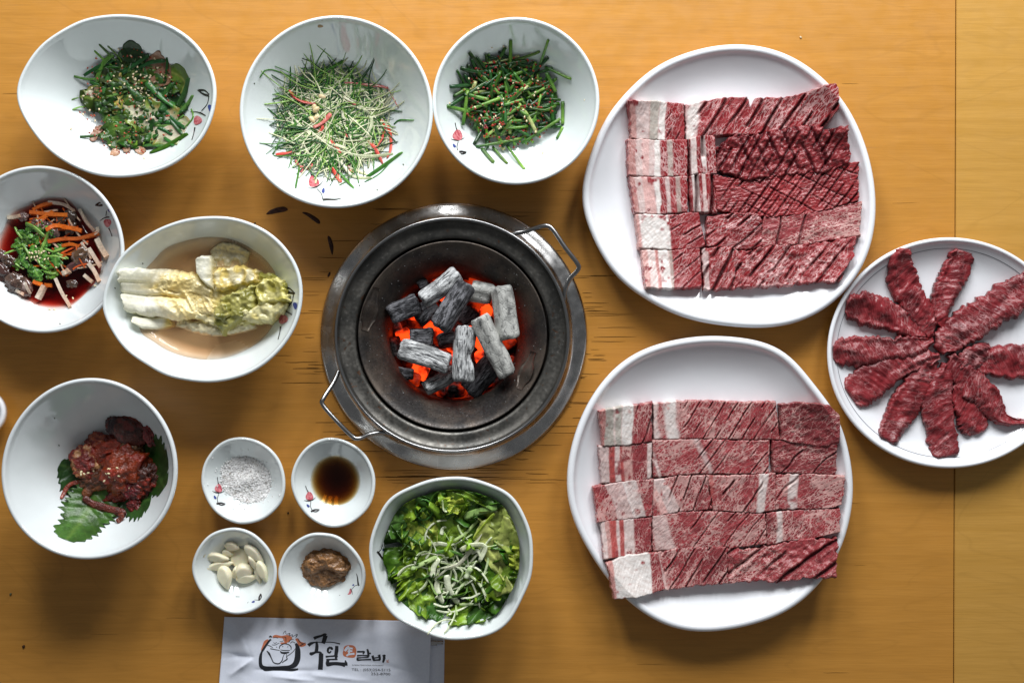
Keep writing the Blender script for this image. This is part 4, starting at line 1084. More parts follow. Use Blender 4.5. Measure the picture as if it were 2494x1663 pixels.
def leaf(name, parent, path, width, heap, col_edge, col_rib, mat=None, crinkle=.0022, ruffle=.004, serr=0.0, nu=34, nv=19, seed=0, lift=.001, shape=None, colfun=None, cup=0.0, stamp=.5, thick=.0005, drape=.75, freq=130, tm=.90, veins=0.0):
    """a leaf sheet laid along a plan path (world xy), draped over the heap"""
    P = catmull(path, 8) if len(path) > 2 else np.asarray(path, float)
    P = resample(P, nu)
    u = np.linspace(0, 1, nu)
    w = (shape(u) if shape else np.sin(np.pi * np.clip(u * .93 + .05, 0, 1)) ** .7) * width / 2
    t = np.gradient(P, axis=0); t /= np.maximum(np.linalg.norm(t, axis=1, keepdims=True), 1e-9); nr = np.stack([-t[:, 1], t[:, 0]], 1)
    v = np.linspace(-1, 1, nv)
    UU, VV = np.meshgrid(u, v, indexing='ij')
    off = w[:, None] * VV
    if serr:
        off = off * (1 + serr * (np.abs(VV) ** 6) * (np.abs(((UU * 13 + np.abs(VV) * .3) % 1) - .5) * 2 - .5))
    L = np.linalg.norm(np.diff(P, axis=0), axis=1).sum()
    off = off + np.abs(VV) ** 3 * .12 * width * fbm(UU * 7 + seed, np.sign(VV) * 2.0, 0, seed + 1, 2)
    X = P[:, None, 0] + nr[:, None, 0] * off; Y = P[:, None, 1] + nr[:, None, 1] * off
    X, Y = inside(heap.b, X, Y, tm)
    g = heap.at(np.stack([X.ravel(), Y.ravel()], 1)).reshape(X.shape)
    for _ in range(3):
        gp = np.pad(g, 1, mode='edge')
        g = (gp[:-2, 1:-1] + gp[2:, 1:-1] + gp[1:-1, :-2] + gp[1:-1, 2:] + gp[1:-1, 1:-1] * 2) / 6
    mid = g.mean()
    Z = g * drape + mid * (1 - drape) + lift
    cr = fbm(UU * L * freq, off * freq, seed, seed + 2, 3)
    Z = Z + crinkle * cr + ruffle * (np.abs(VV) ** 2.5) * np.sin(UU * 17 + np.sign(VV) * 1.3 + 2.2 * vnoise(UU * 5, np.sign(VV), 0, seed + 6) + seed) + cup * np.abs(VV) ** 2
    if veins:
        vp = np.abs(((UU * 8 - np.abs(VV) * 1.4) % 1) - .5) * 2
        Z = Z + veins * (smooth(.0, .5, vp) - .5)
    Z = np.maximum(Z, heap.b.z(X, Y) + .0006)
    heap.stamp(np.stack([X.ravel(), Y.ravel()], 1), Z.ravel() + .0004, 0, stamp)
    V = np.stack([X, Y, Z], -1).reshape(-1, 3)
    if colfun is not None:
        col = colfun(UU, VV, cr).reshape(-1, 3)
    else:
        rib = np.exp(-(VV / .12) ** 2)[..., None]
        vn = 0
        if veins: vn = (np.exp(-(np.abs(((UU * 8 - np.abs(VV) * 1.4) % 1) - .5) * 2 / .2) ** 2) * .45)[..., None]
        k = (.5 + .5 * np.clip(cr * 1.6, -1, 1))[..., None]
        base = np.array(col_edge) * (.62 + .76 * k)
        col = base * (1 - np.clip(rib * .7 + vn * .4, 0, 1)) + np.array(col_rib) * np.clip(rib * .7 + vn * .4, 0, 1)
        col = col.reshape(-1, 3)
    n0 = nu * nv
    W = V.copy(); W[:, 2] -= thick
    f = grid_faces(nu, nv) + grid_faces(nu, nv, off=n0, flip=True)
    ring = [j for j in range(nv)] + [i * nv + nv - 1 for i in range(1, nu)] + [(nu - 1) * nv + j for j in range(nv - 2, -1, -1)] + [i * nv for i in range(nu - 2, 0, -1)]
    f += [(ring[(i + 1) % len(ring)], ring[i], n0 + ring[i], n0 + ring[(i + 1) % len(ring)]) for i in range(len(ring))]
    return new_obj(name, np.vstack([V, W]), f, mat or leafm, parent, col=np.vstack([col, col]))

def W2(conv, pts, z):
    return [U(*conv(p), z)[:2] for p in pts]

# ---- cut chives
hp = Heap(bC)
salad = thing('chive_salad', 'glossy dark green cut chives with chili flakes and sesame heaped in bowl', 'salad')
cc = U(*C3((735, 800)), .02)[:2]; rx, ry = 480 / 3.485 * PX, 430 / 3.485 * PX
hp.mound(cc, rx, ry, .006)
for i in range(215):
    a = rng.uniform(0, 6.28); q = math.sqrt(rng.uniform()) * (1.0 if i < 110 else .74)
    c = cc + np.array([rx * q * .80 * math.cos(a), ry * q * .80 * math.sin(a)])
    ang = rng.choice([.55, 1.1, -.6, .2, -1.1, 2.2], p=[.3, .2, .2, .12, .1, .08]) + rng.normal(0, .35)
    L = rng.uniform(.018, .038)
    P = plan_curve(c, ang, L, rng.normal(0, .35), 8)
    r = rng.uniform(.0012, .0021)
    z = hp.lay(P, r, .85, .5)
    k = rng.uniform()
    if k < .62: ca_, cb_ = (.010, .045, .009), (.030, .105, .016)
    elif k < .9: ca_, cb_ = (.045, .14, .018), (.11, .25, .035)
    else: ca_, cb_ = (.22, .36, .08), (.50, .54, .26)
    ca_, cb_ = jit(ca_, .3), jit(cb_, .3)
    u = np.linspace(0, 1, 8)[:, None]
    tube('chive', np.c_[P, z], r * np.r_[.95, np.full(6, 1.0), .95], fresh, salad, 7, rng.uniform(.55, .95), ca_ * (1 - u) + cb_ * u, rng.uniform(-.5, .5))
for (p, q) in [((500, 560), (650, 720)), ((360, 870), (655, 755)), ((390, 740), (555, 770)), ((340, 990), (380, 700)), ((700, 590), (900, 650)), ((690, 820), (850, 760)), ((880, 750), (1035, 660)), ((770, 540), (940, 750)), ((915, 1035), (1005, 720)), ((650, 1075), (760, 930)), ((450, 1165), (840, 1075)), ((840, 1120), (1170, 920)), ((1140, 1090), (1190, 990)), ((710, 1130), (860, 1370)), ((590, 1150), (715, 1310)), ((500, 1180), (600, 1310)), ((1190, 770), (1190, 960)), ((1040, 480), (1255, 610)), ((980, 500), (1060, 315)), ((215, 860), (390, 870)), ((720, 440), (990, 375)), ((1050, 530), (1130, 690)), ((265, 760), (360, 690))]:
    P = resample(np.array(W2(C3, [p, q], .03)), 8)
    r = rng.uniform(.0012, .0019); z = hp.lay(P, r, .9, .6)
    ca_, cb_ = jit((.04, .14, .018), .4), jit((.16, .31, .05), .5)
    u = np.linspace(0, 1, 8)[:, None]
    tube('chive', np.c_[P, z], r, fresh, salad, 7, .85, ca_ * (1 - u) + cb_ * u)
hp.settle(.0002); b = Batch(); flakes(b, hp, 330, cc, rx * .8, .0010); o = b.build('chili_flakes', seedm, salad, False); o['kind'] = 'stuff'
hp.settle(.0002); b = Batch(); seeds(b, hp, [cc + rng.normal(0, .4, 2) * [rx, ry] for _ in range(46)], .0026); o = b.build('sesame_seeds', seedm, salad); o['kind'] = 'stuff'

# ---- shredded scallion salad
hp = Heap(bB)
salad = thing('scallion_salad', 'fluffy shredded scallion salad with white shreds, red pepper threads and pine nuts', 'salad')
cc = U(*C2((790, 850)), .02)[:2]; rx, ry = 480 / 3.137 * PX, 470 / 3.137 * PX
hp.mound(cc, rx * .9, ry * .9, .008)
b = Batch()
for i in range(900):
    a = rng.uniform(0, 6.28); q = math.sqrt(rng.uniform()) * (1.0 if i < 450 else .80)
    c = cc + np.array([rx * q * .86 * math.cos(a), ry * q * .86 * math.sin(a)])
    L = rng.uniform(.018, .050)
    P = plan_curve(c, rng.normal(.7, .9), L, rng.normal(0, 1.1), 9)
    r = rng.uniform(.00036, .00070)
    z = hp.lay(P, r * 1.2, .35, .55)
    k = rng.uniform()
    col = (.016, .070, .018) if k < .24 else ((.06, .19, .032) if k < .50 else ((.24, .40, .10) if k < .70 else (.60, .62, .46)))
    V, f = tube_geo(np.c_[P, z], r * np.r_[.7, np.ones(7), .5], 5, .7)
    b.add(V, f, jit(col, .3))
o = b.build('green_shreds', fresh, salad); o['kind'] = 'stuff'
def shred(name, conv, pts, w, col0, col1, hp, par, flat=.35, z=.03, bar=False, stiff=.3, lift=0.0):
    P = resample(catmull(np.array(W2(conv, pts, z)), 6) if len(pts) > 2 else np.array(W2(conv, pts, z)), 14)
    r = w * PX / 2
    P = np.stack(inside(hp.b, P[:, 0], P[:, 1], .93), 1)
    r = r * .88; flat = flat * .6
    zz = hp.lay(P, r * flat, stiff, .6) + lift
    u = np.linspace(0, 1, 14)[:, None]
    if bar:
        V, f = tube_geo(np.c_[P, zz + r * .2], r * 1.15, 4, .75, 0, .785 + rng.uniform(-.3, .3))
        return new_obj(name, V, f, fresh, par, False, col=np.repeat(np.array(col0) * (1 - u) + np.array(col1) * u, 4, axis=0))
    return tube(name, np.c_[P, zz + r * .2], r * np.r_[.75, np.ones(12), .6], fresh, par, 7, flat, np.array(col0) * (1 - u) + np.array(col1) * u, np.linspace(*rng.uniform(-.9, .9, 2), 14))
hp.settle(.001)
wh, wh2 = (.66, .66, .54), (.50, .55, .36)
for pts, w in [([(420, 850), (520, 890), (700, 990), (890, 1055)], 9), ([(560, 890), (760, 1050), (1000, 1110), (1240, 1100)], 10), ([(500, 1140), (540, 1010), (600, 930)], 9), ([(800, 1110), (860, 1190), (930, 1270), (1090, 1300)], 9), ([(850, 650), (960, 710), (1060, 790)], 9), ([(1030, 970), (1070, 860), (1060, 800)], 10), ([(1060, 820), (1140, 770), (1250, 740)], 7), ([(430, 680), (520, 650), (650, 640)], 8), ([(550, 920), (660, 830), (780, 720)], 7), ([(590, 880), (690, 800), (830, 715)], 6), ([(840, 760), (860, 820), (970, 845)], 8), ([(940, 930), (990, 980), (1020, 1040)], 9), ([(1000, 1090), (1110, 1060), (1210, 1000)], 9), ([(690, 1160), (770, 1130), (830, 1150)], 7), ([(540, 1020), (580, 1090), (630, 1150)], 8), ([(640, 570), (690, 640), (700, 700)], 7), ([(900, 510), (910, 560), (905, 640)], 7), ([(760, 880), (860, 880), (940, 950), (1070, 960)], 8), ([(870, 1190), (950, 1220), (1040, 1260)], 7), ([(650, 1280), (655, 1340)], 6), ([(540, 740), (580, 820), (570, 850)], 6), ([(430, 780), (480, 830), (600, 950)], 6), ([(870, 1000), (920, 1060), (950, 1130)], 6), ([(1110, 620), (1140, 690), (1190, 640)], 6), ([(620, 660), (700, 690), (790, 690)], 7), ([(700, 460), (780, 450), (860, 470)], 6), ([(970, 460), (1000, 510), (1030, 540)], 5)]:
    shred('white_shred', C2, pts, w, jit(wh, .1), jit(wh2, .2), hp, salad)
for pts, w in [([(445, 610), (480, 660), (550, 695), (640, 705)], 11), ([(1190, 870), (1215, 960), (1215, 1060), (1190, 1130)], 10), ([(1140, 820), (1165, 880), (1150, 960), (1100, 1040)], 9), ([(360, 1130), (420, 1105), (480, 1080)], 9), ([(490, 1150), (520, 1200), (600, 1205), (610, 1170)], 8), ([(860, 545), (1000, 555), (1150, 570), (1200, 590)], 8), ([(1190, 570), (1230, 650), (1280, 740)], 4), ([(620, 890), (700, 840), (755, 780)], 16), ([(1040, 970), (1100, 1060), (1160, 1180)], 11), ([(760, 1200), (800, 1260), (840, 1320)], 11), ([(740, 950), (770, 1010), (830, 1090)], 10), ([(890, 690), (930, 710), (960, 720)], 7), ([(880, 1180), (910, 1220), (940, 1230)], 8), ([(690, 870), (690, 900), (660, 930)], 9), ([(860, 920), (880, 980), (870, 1010)], 8), ([(540, 1250), (545, 1215)], 8)]:
    shred('red_shred', C2, pts, w, jit((.62, .055, .04), .2) if w in (10, 11, 9) else jit((.52, .17, .17), .2), jit((.55, .13, .11), .25), hp, salad)
for pts, w in [([(235, 565), (330, 505), (430, 515), (540, 550)], 4), ([(1240, 860), (1290, 835), (1410, 865)], 5), ([(530, 1405), (525, 1290), (520, 1180)], 5), ([(1040, 1285), (1180, 1190), (1320, 1105)], 12), ([(1025, 1325), (1140, 1260), (1230, 1150)], 5), ([(770, 1180), (860, 1280), (950, 1380)], 7), ([(600, 520), (720, 450), (855, 385)], 9), ([(295, 775), (380, 840), (480, 870)], 5), ([(330, 700), (430, 650), (520, 600)], 6), ([(380, 1075), (440, 1010), (500, 950)], 4), ([(465, 455), (455, 560), (460, 600)], 4)]:
    shred('green_shred', C2, pts, w, jit((.03, .13, .02), .3), jit((.07, .22, .03), .3), hp, salad, .6)
V0, F0 = sph_geo(9, 6)
for p in [(640, 800), (600, 815), (675, 640), (640, 740), (620, 715)]:
    g = U(*C2(p), .035); z = float(hp.at(np.array([g[:2]]))[0])
    new_obj('pine_nut', rotz(V0 * np.array([.0042, .0026, .0024]) * (1 - .2 * V0[:, :1]), rng.uniform(0, 3)) + np.array([g[0], g[1], z + .001]), F0, garlicm, salad, col=jit((.70, .56, .32), .06))

# ---- leafy green kimchi
hp = Heap(bA)
salad = thing('green_kimchi', 'leafy green kimchi with cabbage, leek, radish and sesame in egg-shaped bowl', 'salad')
cc = U(*C1((1080, 850)), .02)[:2]; rx, ry = 480 / 3.409 * PX, 430 / 3.409 * PX
hp.mound(cc, rx, ry, .010)
for i in range(34):
    a = rng.uniform(0, 6.28); q = math.sqrt(rng.uniform()) * .66
    c = cc + np.array([rx * q * math.cos(a), ry * q * math.sin(a)])
    g = rng.choice([.7, -.3, .2, -.8]) + rng.normal(0, .3)
    L = rng.uniform(.026, .044)
    leaf('leaf', salad, plan_curve(c, g, L, rng.normal(0, .5), 5), rng.uniform(.015, .026), hp, jit((.022, .070, .012), .5), jit((.12, .22, .05), .3), seed=200 + i, ruffle=.0030, crinkle=.0028, stamp=.35, nu=20, nv=11)
for i in range(32):
    a = rng.uniform(0, 6.28); q = math.sqrt(rng.uniform()) * .88
    c = cc + np.array([rx * q * math.cos(a), ry * q * math.sin(a)])
    P = plan_curve(c, rng.choice([-.75, .55, 1.0, 0]) + rng.normal(0, .3), rng.uniform(.016, .036), rng.normal(0, .5), 9)
    r = rng.uniform(.0010, .0026); z = hp.lay(P, r * .4, .7, .4)
    c0 = jit((.020, .085, .014), .35) if rng.uniform() < .7 else jit((.10, .23, .04), .3)
    tube('leek_piece', np.c_[P, z], r * np.r_[.9, np.ones(7), .8], fresh, salad, 7, .35, np.tile(c0, (9, 1)), rng.uniform(-.4, .4))
for pts, w in [([(1190, 660), (1300, 770), (1440, 870)], 20), ([(1430, 900), (1510, 770), (1570, 650)], 15), ([(1040, 690), (1100, 760), (1150, 820)], 20), ([(820, 760), (840, 680), (900, 580)], 18), ([(1160, 1190), (1250, 1190), (1340, 1205)], 16), ([(1230, 1260), (1400, 1200), (1575, 1125)], 15), ([(1090, 465), (1180, 510), (1280, 560)], 9), ([(1440, 940), (1530, 860), (1600, 790)], 11), ([(1250, 1035), (1400, 1030), (1500, 1005)], 12), ([(1340, 1120), (1400, 1170), (1445, 1215)], 13), ([(600, 625), (700, 640), (840, 630)], 7), ([(540, 850), (570, 810), (620, 790)], 4), ([(570, 895), (620, 870), (680, 860)], 5), ([(1580, 900), (1605, 980), (1520, 1060)], 6), ([(1010, 1130), (1030, 1090), (1080, 1080)], 6), ([(840, 385), (900, 450), (980, 520)], 6), ([(790, 430), (850, 490), (910, 530)], 6), ([(900, 390), (950, 440), (990, 500)], 5)]:
    gcol = jit((.03, .12, .02), .3) if w > 12 else jit((.10, .22, .04), .3)
    shred('leek_piece', C1, pts, w, gcol, gcol * 1.25, hp, salad, .35)
def cab(par, pts, w, seed, hp, rib=(.66, .62, .46), edge=(.22, .33, .05), spice=.0, conv=C1, z=.04, **kw):
    def cf(u, v, cr):
        ribs = .5 + .5 * np.sin(v * 17 + seed)
        k = smooth(.25, .95, np.abs(v) + .25 * cr + .5 * (u - .4))[..., None]
        c = np.array(rib) * (.80 + .25 * ribs)[..., None] * (1 - k) + np.array(edge) * (.75 + .5 * np.clip(cr, -1, 1))[..., None] * k
        sp = smooth(.25, .6, vnoise(u * 22, v * 9, 0, seed + 4))[..., None] * spice
        return c * (1 - sp) + np.array((.42, .10, .03)) * sp
    return leaf('cabbage_leaf', par, W2(conv, pts, z), w * PX, hp, edge, rib, mat=pickle, seed=seed, colfun=cf, **kw)
cab(salad, [(1500, 1080), (1330, 1010), (1150, 930), (960, 830)], 84, 301, hp, spice=.35, ruffle=.0025, crinkle=.0012, stamp=.5, shape=lambda u: .45 + .75 * np.sin(np.pi * np.clip(u * .8 + .15, 0, 1)))
cab(salad, [(940, 560), (900, 700), (930, 820), (890, 910)], 30, 302, hp, rib=(.62, .48, .16), edge=(.34, .38, .05), spice=.3, ruffle=.002)
cab(salad, [(620, 790), (720, 720), (790, 740)], 34, 303, hp, spice=.4, ruffle=.002)
leaf('leaf', salad, W2(C1, [(1270, 540), (1400, 570), (1490, 640), (1450, 740)], .04), .016, hp, (.09, .19, .03), (.30, .38, .12), seed=310, crinkle=.0022, ruffle=.0025)
leaf('leaf', salad, W2(C1, [(1040, 480), (1030, 580), (1060, 690)], .045), .030, hp, (.03, .085, .022), (.10, .18, .06), seed=311, crinkle=.002, ruffle=.002)
leaf('leaf', salad, W2(C1, [(1010, 480), (1100, 430), (1190, 460)], .03), .018, hp, (.012, .045, .012), (.03, .09, .02), seed=312, crinkle=.001, ruffle=.001)
leaf('leaf', salad, W2(C1, [(1060, 1080), (1100, 1110), (1170, 1090)], .035), .022, hp, (.10, .24, .03), (.22, .38, .08), seed=313, ruffle=.003)
leaf('leaf', salad, W2(C1, [(900, 950), (940, 1080), (960, 1220)], .03), .034, hp, (.03, .09, .015), (.13, .23, .06), seed=314, ruffle=.003, veins=.0006)
for pts, w in [([(1200, 460), (1290, 560), (1330, 680)], 62), ([(740, 700), (790, 745)], 26), ([(720, 1150), (760, 1060), (800, 1010)], 18), ([(890, 1240), (960, 1260)], 20), ([(1120, 1260), (1150, 1200)], 24), ([(1010, 1200), (1020, 1240)], 16)]:
    P = np.array(W2(C1, pts, .035))
    leaf('radish_slice', salad, P if len(P) > 2 else resample(P, 3), w * PX, hp, jit((.36, .20, .12), .15), (.44, .28, .18), mat=pickle, seed=int(w) + 330, crinkle=.0005, ruffle=.0006, thick=.0012, shape=lambda u: np.sqrt(np.clip(1 - (2 * u - 1) ** 4, .05, 1)))
hp.settle(.0002); b = Batch(); seeds(b, hp, [U(*C1((1120 + rng.normal(0, 110), 640 + rng.normal(0, 110))), .04)[:2] for _ in range(60)] + [cc + rng.normal(0, .4, 2) * [rx, ry] for _ in range(30)], .0027); o = b.build('sesame_seeds', seedm, salad); o['kind'] = 'stuff'
hp.settle(.0002); b = Batch(); flakes(b, hp, 220, cc, rx * .9, .0009, (.36, .05, .02)); o = b.build('chili_flakes', seedm, salad, False); o['kind'] = 'stuff'

# ---- lettuce and scallion salad
hp = Heap(bK)
salad = thing('lettuce_salad', 'crinkled green lettuce salad topped with white scallion ribbons in wavy bowl', 'salad')
cc = U(*C8((800, 720)), .03)[:2]
hp.mound(cc, .068, .062, .034)
dk, md, lt = (.042, .135, .015), (.15, .31, .034), (.32, .46, .085)
LT = [([(250, 620), (330, 480), (430, 330)], 90, dk), ([(180, 480), (260, 440), (340, 560)], 80, dk), ([(620, 200), (700, 300), (640, 420)], 95, dk), ([(850, 200), (930, 290), (960, 380)], 95, dk),
      ([(1000, 260), (1090, 300), (1150, 380)], 70, dk), ([(480, 420), (560, 480), (640, 560)], 95, dk), ([(290, 700), (300, 830), (370, 950)], 60, dk), ([(390, 1000), (460, 1110), (600, 1160)], 70, dk),
      ([(560, 1200), (640, 1260), (700, 1290)], 60, dk), ([(860, 1180), (900, 1290), (930, 1400), (925, 1470)], 50, md), ([(1050, 1080), (1130, 1160), (1200, 1180)], 80, dk), ([(1180, 900), (1260, 1000), (1330, 980)], 95, dk),
      ([(1150, 1020), (1220, 1130), (1250, 1160)], 60, dk), ([(1000, 900), (1060, 1000), (1090, 1130)], 90, dk), ([(1290, 620), (1370, 720), (1330, 860)], 60, dk), ([(700, 560), (800, 470), (900, 470)], 80, md),
      ([(760, 520), (840, 560), (890, 540)], 60, md), ([(350, 690), (480, 680), (640, 640), (720, 590)], 70, md), ([(390, 600), (500, 560), (650, 560)], 46, lt), ([(420, 920), (480, 990), (540, 1060)], 70, md),
      ([(400, 1180), (500, 1160), (620, 1130)], 44, md), ([(300, 820), (360, 880), (390, 960)], 40, md), ([(1060, 830), (1160, 760), (1290, 790)], 92, (.30, .42, .15)), ([(1130, 660), (1200, 560), (1250, 460), (1300, 380)], 66, (.24, .37, .11)),
      ([(890, 1060), (980, 1030), (1060, 1000)], 46, md), ([(1220, 860), (1280, 920), (1350, 880)], 60, md), ([(1380, 680), (1360, 790), (1310, 880)], 36, lt), ([(900, 230), (870, 300), (890, 360)], 70, md), ([(740, 270), (760, 330), (730, 390)], 34, lt),
      ([(320, 310), (370, 380), (470, 270)], 34, md), ([(1100, 960), (1080, 1040), (1020, 1100)], 40, md)]
for i in range(16):
    a = rng.uniform(0, 6.28); q = .75 * math.sqrt(rng.uniform())
    c = cc + q * np.array([.052 * math.cos(a), .048 * math.sin(a)])
    leaf('lettuce_leaf', salad, plan_curve(c, rng.uniform(0, 6.28), rng.uniform(.035, .05), rng.normal(0, .6), 5), rng.uniform(.026, .036), hp, jit(dk, .25), jit(md, .2), seed=460 + i, crinkle=.003, ruffle=.003, stamp=.4, freq=130, nu=30, nv=18, tm=.86)
for i, (pts, w, c) in enumerate(LT):
    c = jit(c, .2)
    leaf('lettuce_leaf', salad, W2(C8, pts, .045), w * PX * 1.65, hp, c, tuple(np.clip(np.array(c) * 1.7 + .03, 0, .8)), seed=400 + i, crinkle=.0030, ruffle=.0075, stamp=.5, lift=.0022, freq=135, nu=54, nv=30, tm=.88, shape=lambda u: .35 + .75 * np.sin(np.pi * np.clip(u * .85 + .1, 0, 1)) ** .6)
hp.settle(.0015)
sw, sg = (.66, .72, .58), (.38, .52, .22)
for pts, w, a, c in [([(870, 450), (1000, 400), (1150, 360)], 28, (.30, .46, .16), (.26, .44, .13)), ([(700, 900), (830, 850), (950, 700), (1030, 560)], 15, (.70, .72, .62), (.68, .70, .58)), ([(950, 640), (1040, 520), (1130, 415)], 17, (.45, .58, .06), (.42, .56, .08)),
                     ([(420, 890), (530, 840), (640, 790)], 18, sg, sg), ([(600, 960), (610, 880), (660, 800)], 26, sw, sw), ([(640, 980), (640, 1080), (690, 1190)], 24, sw, sw), ([(720, 950), (740, 1080), (820, 1200)], 26, sw, sw),
                     ([(510, 930), (580, 1000), (630, 1110), (740, 1140), (880, 1110), (890, 1050)], 9, sg, (.14, .30, .06)), ([(620, 760), (720, 740), (850, 780), (890, 850)], 12, (.12, .28, .06), (.10, .26, .05)), ([(620, 770), (690, 780), (730, 850)], 10, sw, sw),
                     ([(880, 870), (980, 890), (1040, 950), (1080, 1010)], 8, sw, sw), ([(840, 730), (930, 690), (1050, 700), (1000, 830)], 20, (.58, .62, .44), sw), ([(780, 650), (880, 590), (1010, 460)], 12, sg, sg), ([(830, 1200), (920, 1200), (1010, 1195)], 10, sg, sw),
                     ([(840, 1150), (930, 1140), (1010, 1100)], 8, sw, sw), ([(610, 1190), (690, 1220), (770, 1210)], 8, sw, sw), ([(760, 980), (830, 1010), (880, 1060)], 9, (.12, .28, .06), sg), ([(880, 970), (900, 930), (930, 880)], 22, sw, sg), ([(640, 970), (720, 900), (790, 850)], 9, sw, sw),
                     ([(790, 680), (800, 740), (840, 770)], 6, sw, sw), ([(500, 780), (570, 765), (640, 775)], 8, sw, sw), ([(690, 300), (700, 380), (730, 400)], 8, sg, sw), ([(680, 600), (690, 550), (720, 540)], 16, sw, sw), ([(730, 1240), (760, 1270), (740, 1280)], 8, sw, sw),
                     ([(800, 870), (860, 920), (830, 990)], 8, sw, sg), ([(930, 760), (990, 740), (1010, 790)], 14, sw, sw), ([(640, 840), (700, 800), (780, 800)], 9, sg, sw), ([(690, 1010), (670, 1080), (720, 1110)], 8, sg, sw), ([(800, 1210), (805, 1260), (810, 1290)], 9, sg, sg), ([(600, 690), (660, 680), (730, 690)], 18, (.50, .54, .42), sw)]:
    shred('scallion_ribbon', C8, pts, w * .72, jit(a, .08), jit(c, .08), hp, salad, .24, .05, False, .75, .0028)
for i in range(34):
    c = U(*C8((760 + rng.normal(0, 150), 880 + rng.normal(0, 190))), .05)[:2]
    P = plan_curve(c, rng.normal(1.2, .8), rng.uniform(.016, .040), rng.normal(0, 1.3), 14)
    r = rng.uniform(.0006, .0015); z = hp.lay(P, r * .3, .6, .4) + .002
    u = np.linspace(0, 1, 14)[:, None]; ca_, cb_ = jit(sw, .12), jit(sg if rng.uniform() < .5 else sw, .2)
    tube('scallion_ribbon', np.c_[P, z], r * np.r_[.6, np.ones(12), .6], fresh, salad, 6, .3, ca_ * (1 - u) + cb_ * u, np.linspace(*rng.uniform(-.9, .9, 2), 14))
ring = [(530 + 72 * math.cos(t), 385 + 88 * math.sin(t)) for t in np.linspace(0, 2 * math.pi, 16)]
P = np.array(W2(C8, ring, .05)); zz = hp.lay(P, .0008, .5, .5)
tube('scallion_ring', np.c_[P, zz + .001], .0009, fresh, salad, 6, 1.0, np.tile((.06, .20, .03), (16, 1)))

# ---- snail salad in red sauce
hp = Heap(bD)
dish = thing('snail_salad', 'snail meat, carrot and radish sticks in dark red chili sauce with herbs', 'food')
red_sauce = liquid('chili_sauce', (.82, .17, .02), 460, .05)
def pool(name, bowl, conv, poly, pct, mat, parent, thick_edge=.0004, zest=.01, rings=16):
    """liquid with its own depth: level top surface, bottom following the bowl"""
    P = catmull([U(*conv(p), zest)[:2] for p in poly], 6, True)
    c = P.mean(0); n = len(P); V = []; W = []
    level = float(np.percentile(bowl.z(P[:, 0], P[:, 1]), pct)) + .0003
    for k in range(rings + 1):
        t = k / rings
        Q = c + (P - c) * t if k else c + (P - c) * .01
        bz = bowl.z(Q[:, 0], Q[:, 1]) + .0003
        top = np.maximum(level * np.sqrt(np.clip(1 - t ** 6, 0, 1)) + (bz) * (1 - np.sqrt(np.clip(1 - t ** 6, 0, 1))), bz + thick_edge * (1 - t) + .0001)
        V.append(np.c_[Q, top]); W.append(np.c_[Q, bz])
    r = rings + 1
    f = grid_faces(r, n, True) + grid_faces(r, n, True, off=r * n, flip=True)
    f += [((r - 1) * n + i, (2 * r - 1) * n + i, (2 * r - 1) * n + (i + 1) % n, (r - 1) * n + (i + 1) % n) for i in range(n)]
    f += [tuple(range(n))[::-1], tuple(r * n + i for i in range(n))]
    o = new_obj(name, np.vstack(V + W), f, mat, parent)
    bm = bmesh.new(); bm.from_mesh(o.data); bmesh.ops.recalc_face_normals(bm, faces=bm.faces); bm.to_mesh(o.data); bm.free()
    o['level'] = level
    return o
pl = pool('sauce', bD, C4, [(430, 350), (620, 350), (700, 440), (780, 560), (860, 680), (900, 850), (890, 1000), (800, 1130), (640, 1290), (480, 1315), (330, 1290), (240, 1210), (110, 1100), (0, 1010), (-60, 880), (-40, 760), (60, 640), (150, 480), (300, 400)], .45 * 100, red_sauce, dish)
hp.h = np.maximum(hp.h, np.where(np.hypot(hp.X - bD.c[0], hp.Y - bD.c[1]) < .055, pl['level'] - .0012, 0))
def lump(name, par, p, conv, r, hp, col, mat, rot=0, noise=.25, seed=0, freq=2.2, flat=.7, z=.02, sink=.3, col2=None, stamp=.7, nu=34, nv=20):
    V0, F0 = sph_geo(nu, nv)
    g = U(*conv(p), z)
    rx, ry = r[0] * PX, r[1] * PX
    nn = fbm(V0[:, 0] * freq + seed, V0[:, 1] * freq, V0[:, 2] * freq, seed, 3)
    V = V0 * (1 + noise * nn)[:, None] * np.array([rx, ry, min(rx, ry) * flat])
    V = rotz(V, rot)
    zb = float(np.percentile(hp.at(np.array([[g[0] + rx * .6 * a, g[1] + ry * .6 * b_] for a in (-1, 0, 1) for b_ in (-1, 0, 1)])), 50))
    V = V + np.array([g[0], g[1], zb + min(rx, ry) * flat * (1 - sink)])
    V[:, 2] = np.maximum(V[:, 2], hp.b.z(V[:, 0], V[:, 1]) + .0003)
    up = V0[:, 2] > .1
    hp.stamp(V[up][:, :2], V[up][:, 2], 0, stamp)
    c = np.array(col)[None] * (1 + .5 * nn[:, None])
    if col2 is not None:
        k = smooth(.05, .4, fbm(V0[:, 0] * 3 + seed, V0[:, 1] * 3, V0[:, 2] * 3, seed + 9, 2))[:, None]
        c = c * (1 - k) + np.array(col2) * k
    return new_obj(name, V, F0, mat, par, col=np.clip(c, .003, .95))
sg_ = (.15, .14, .145)
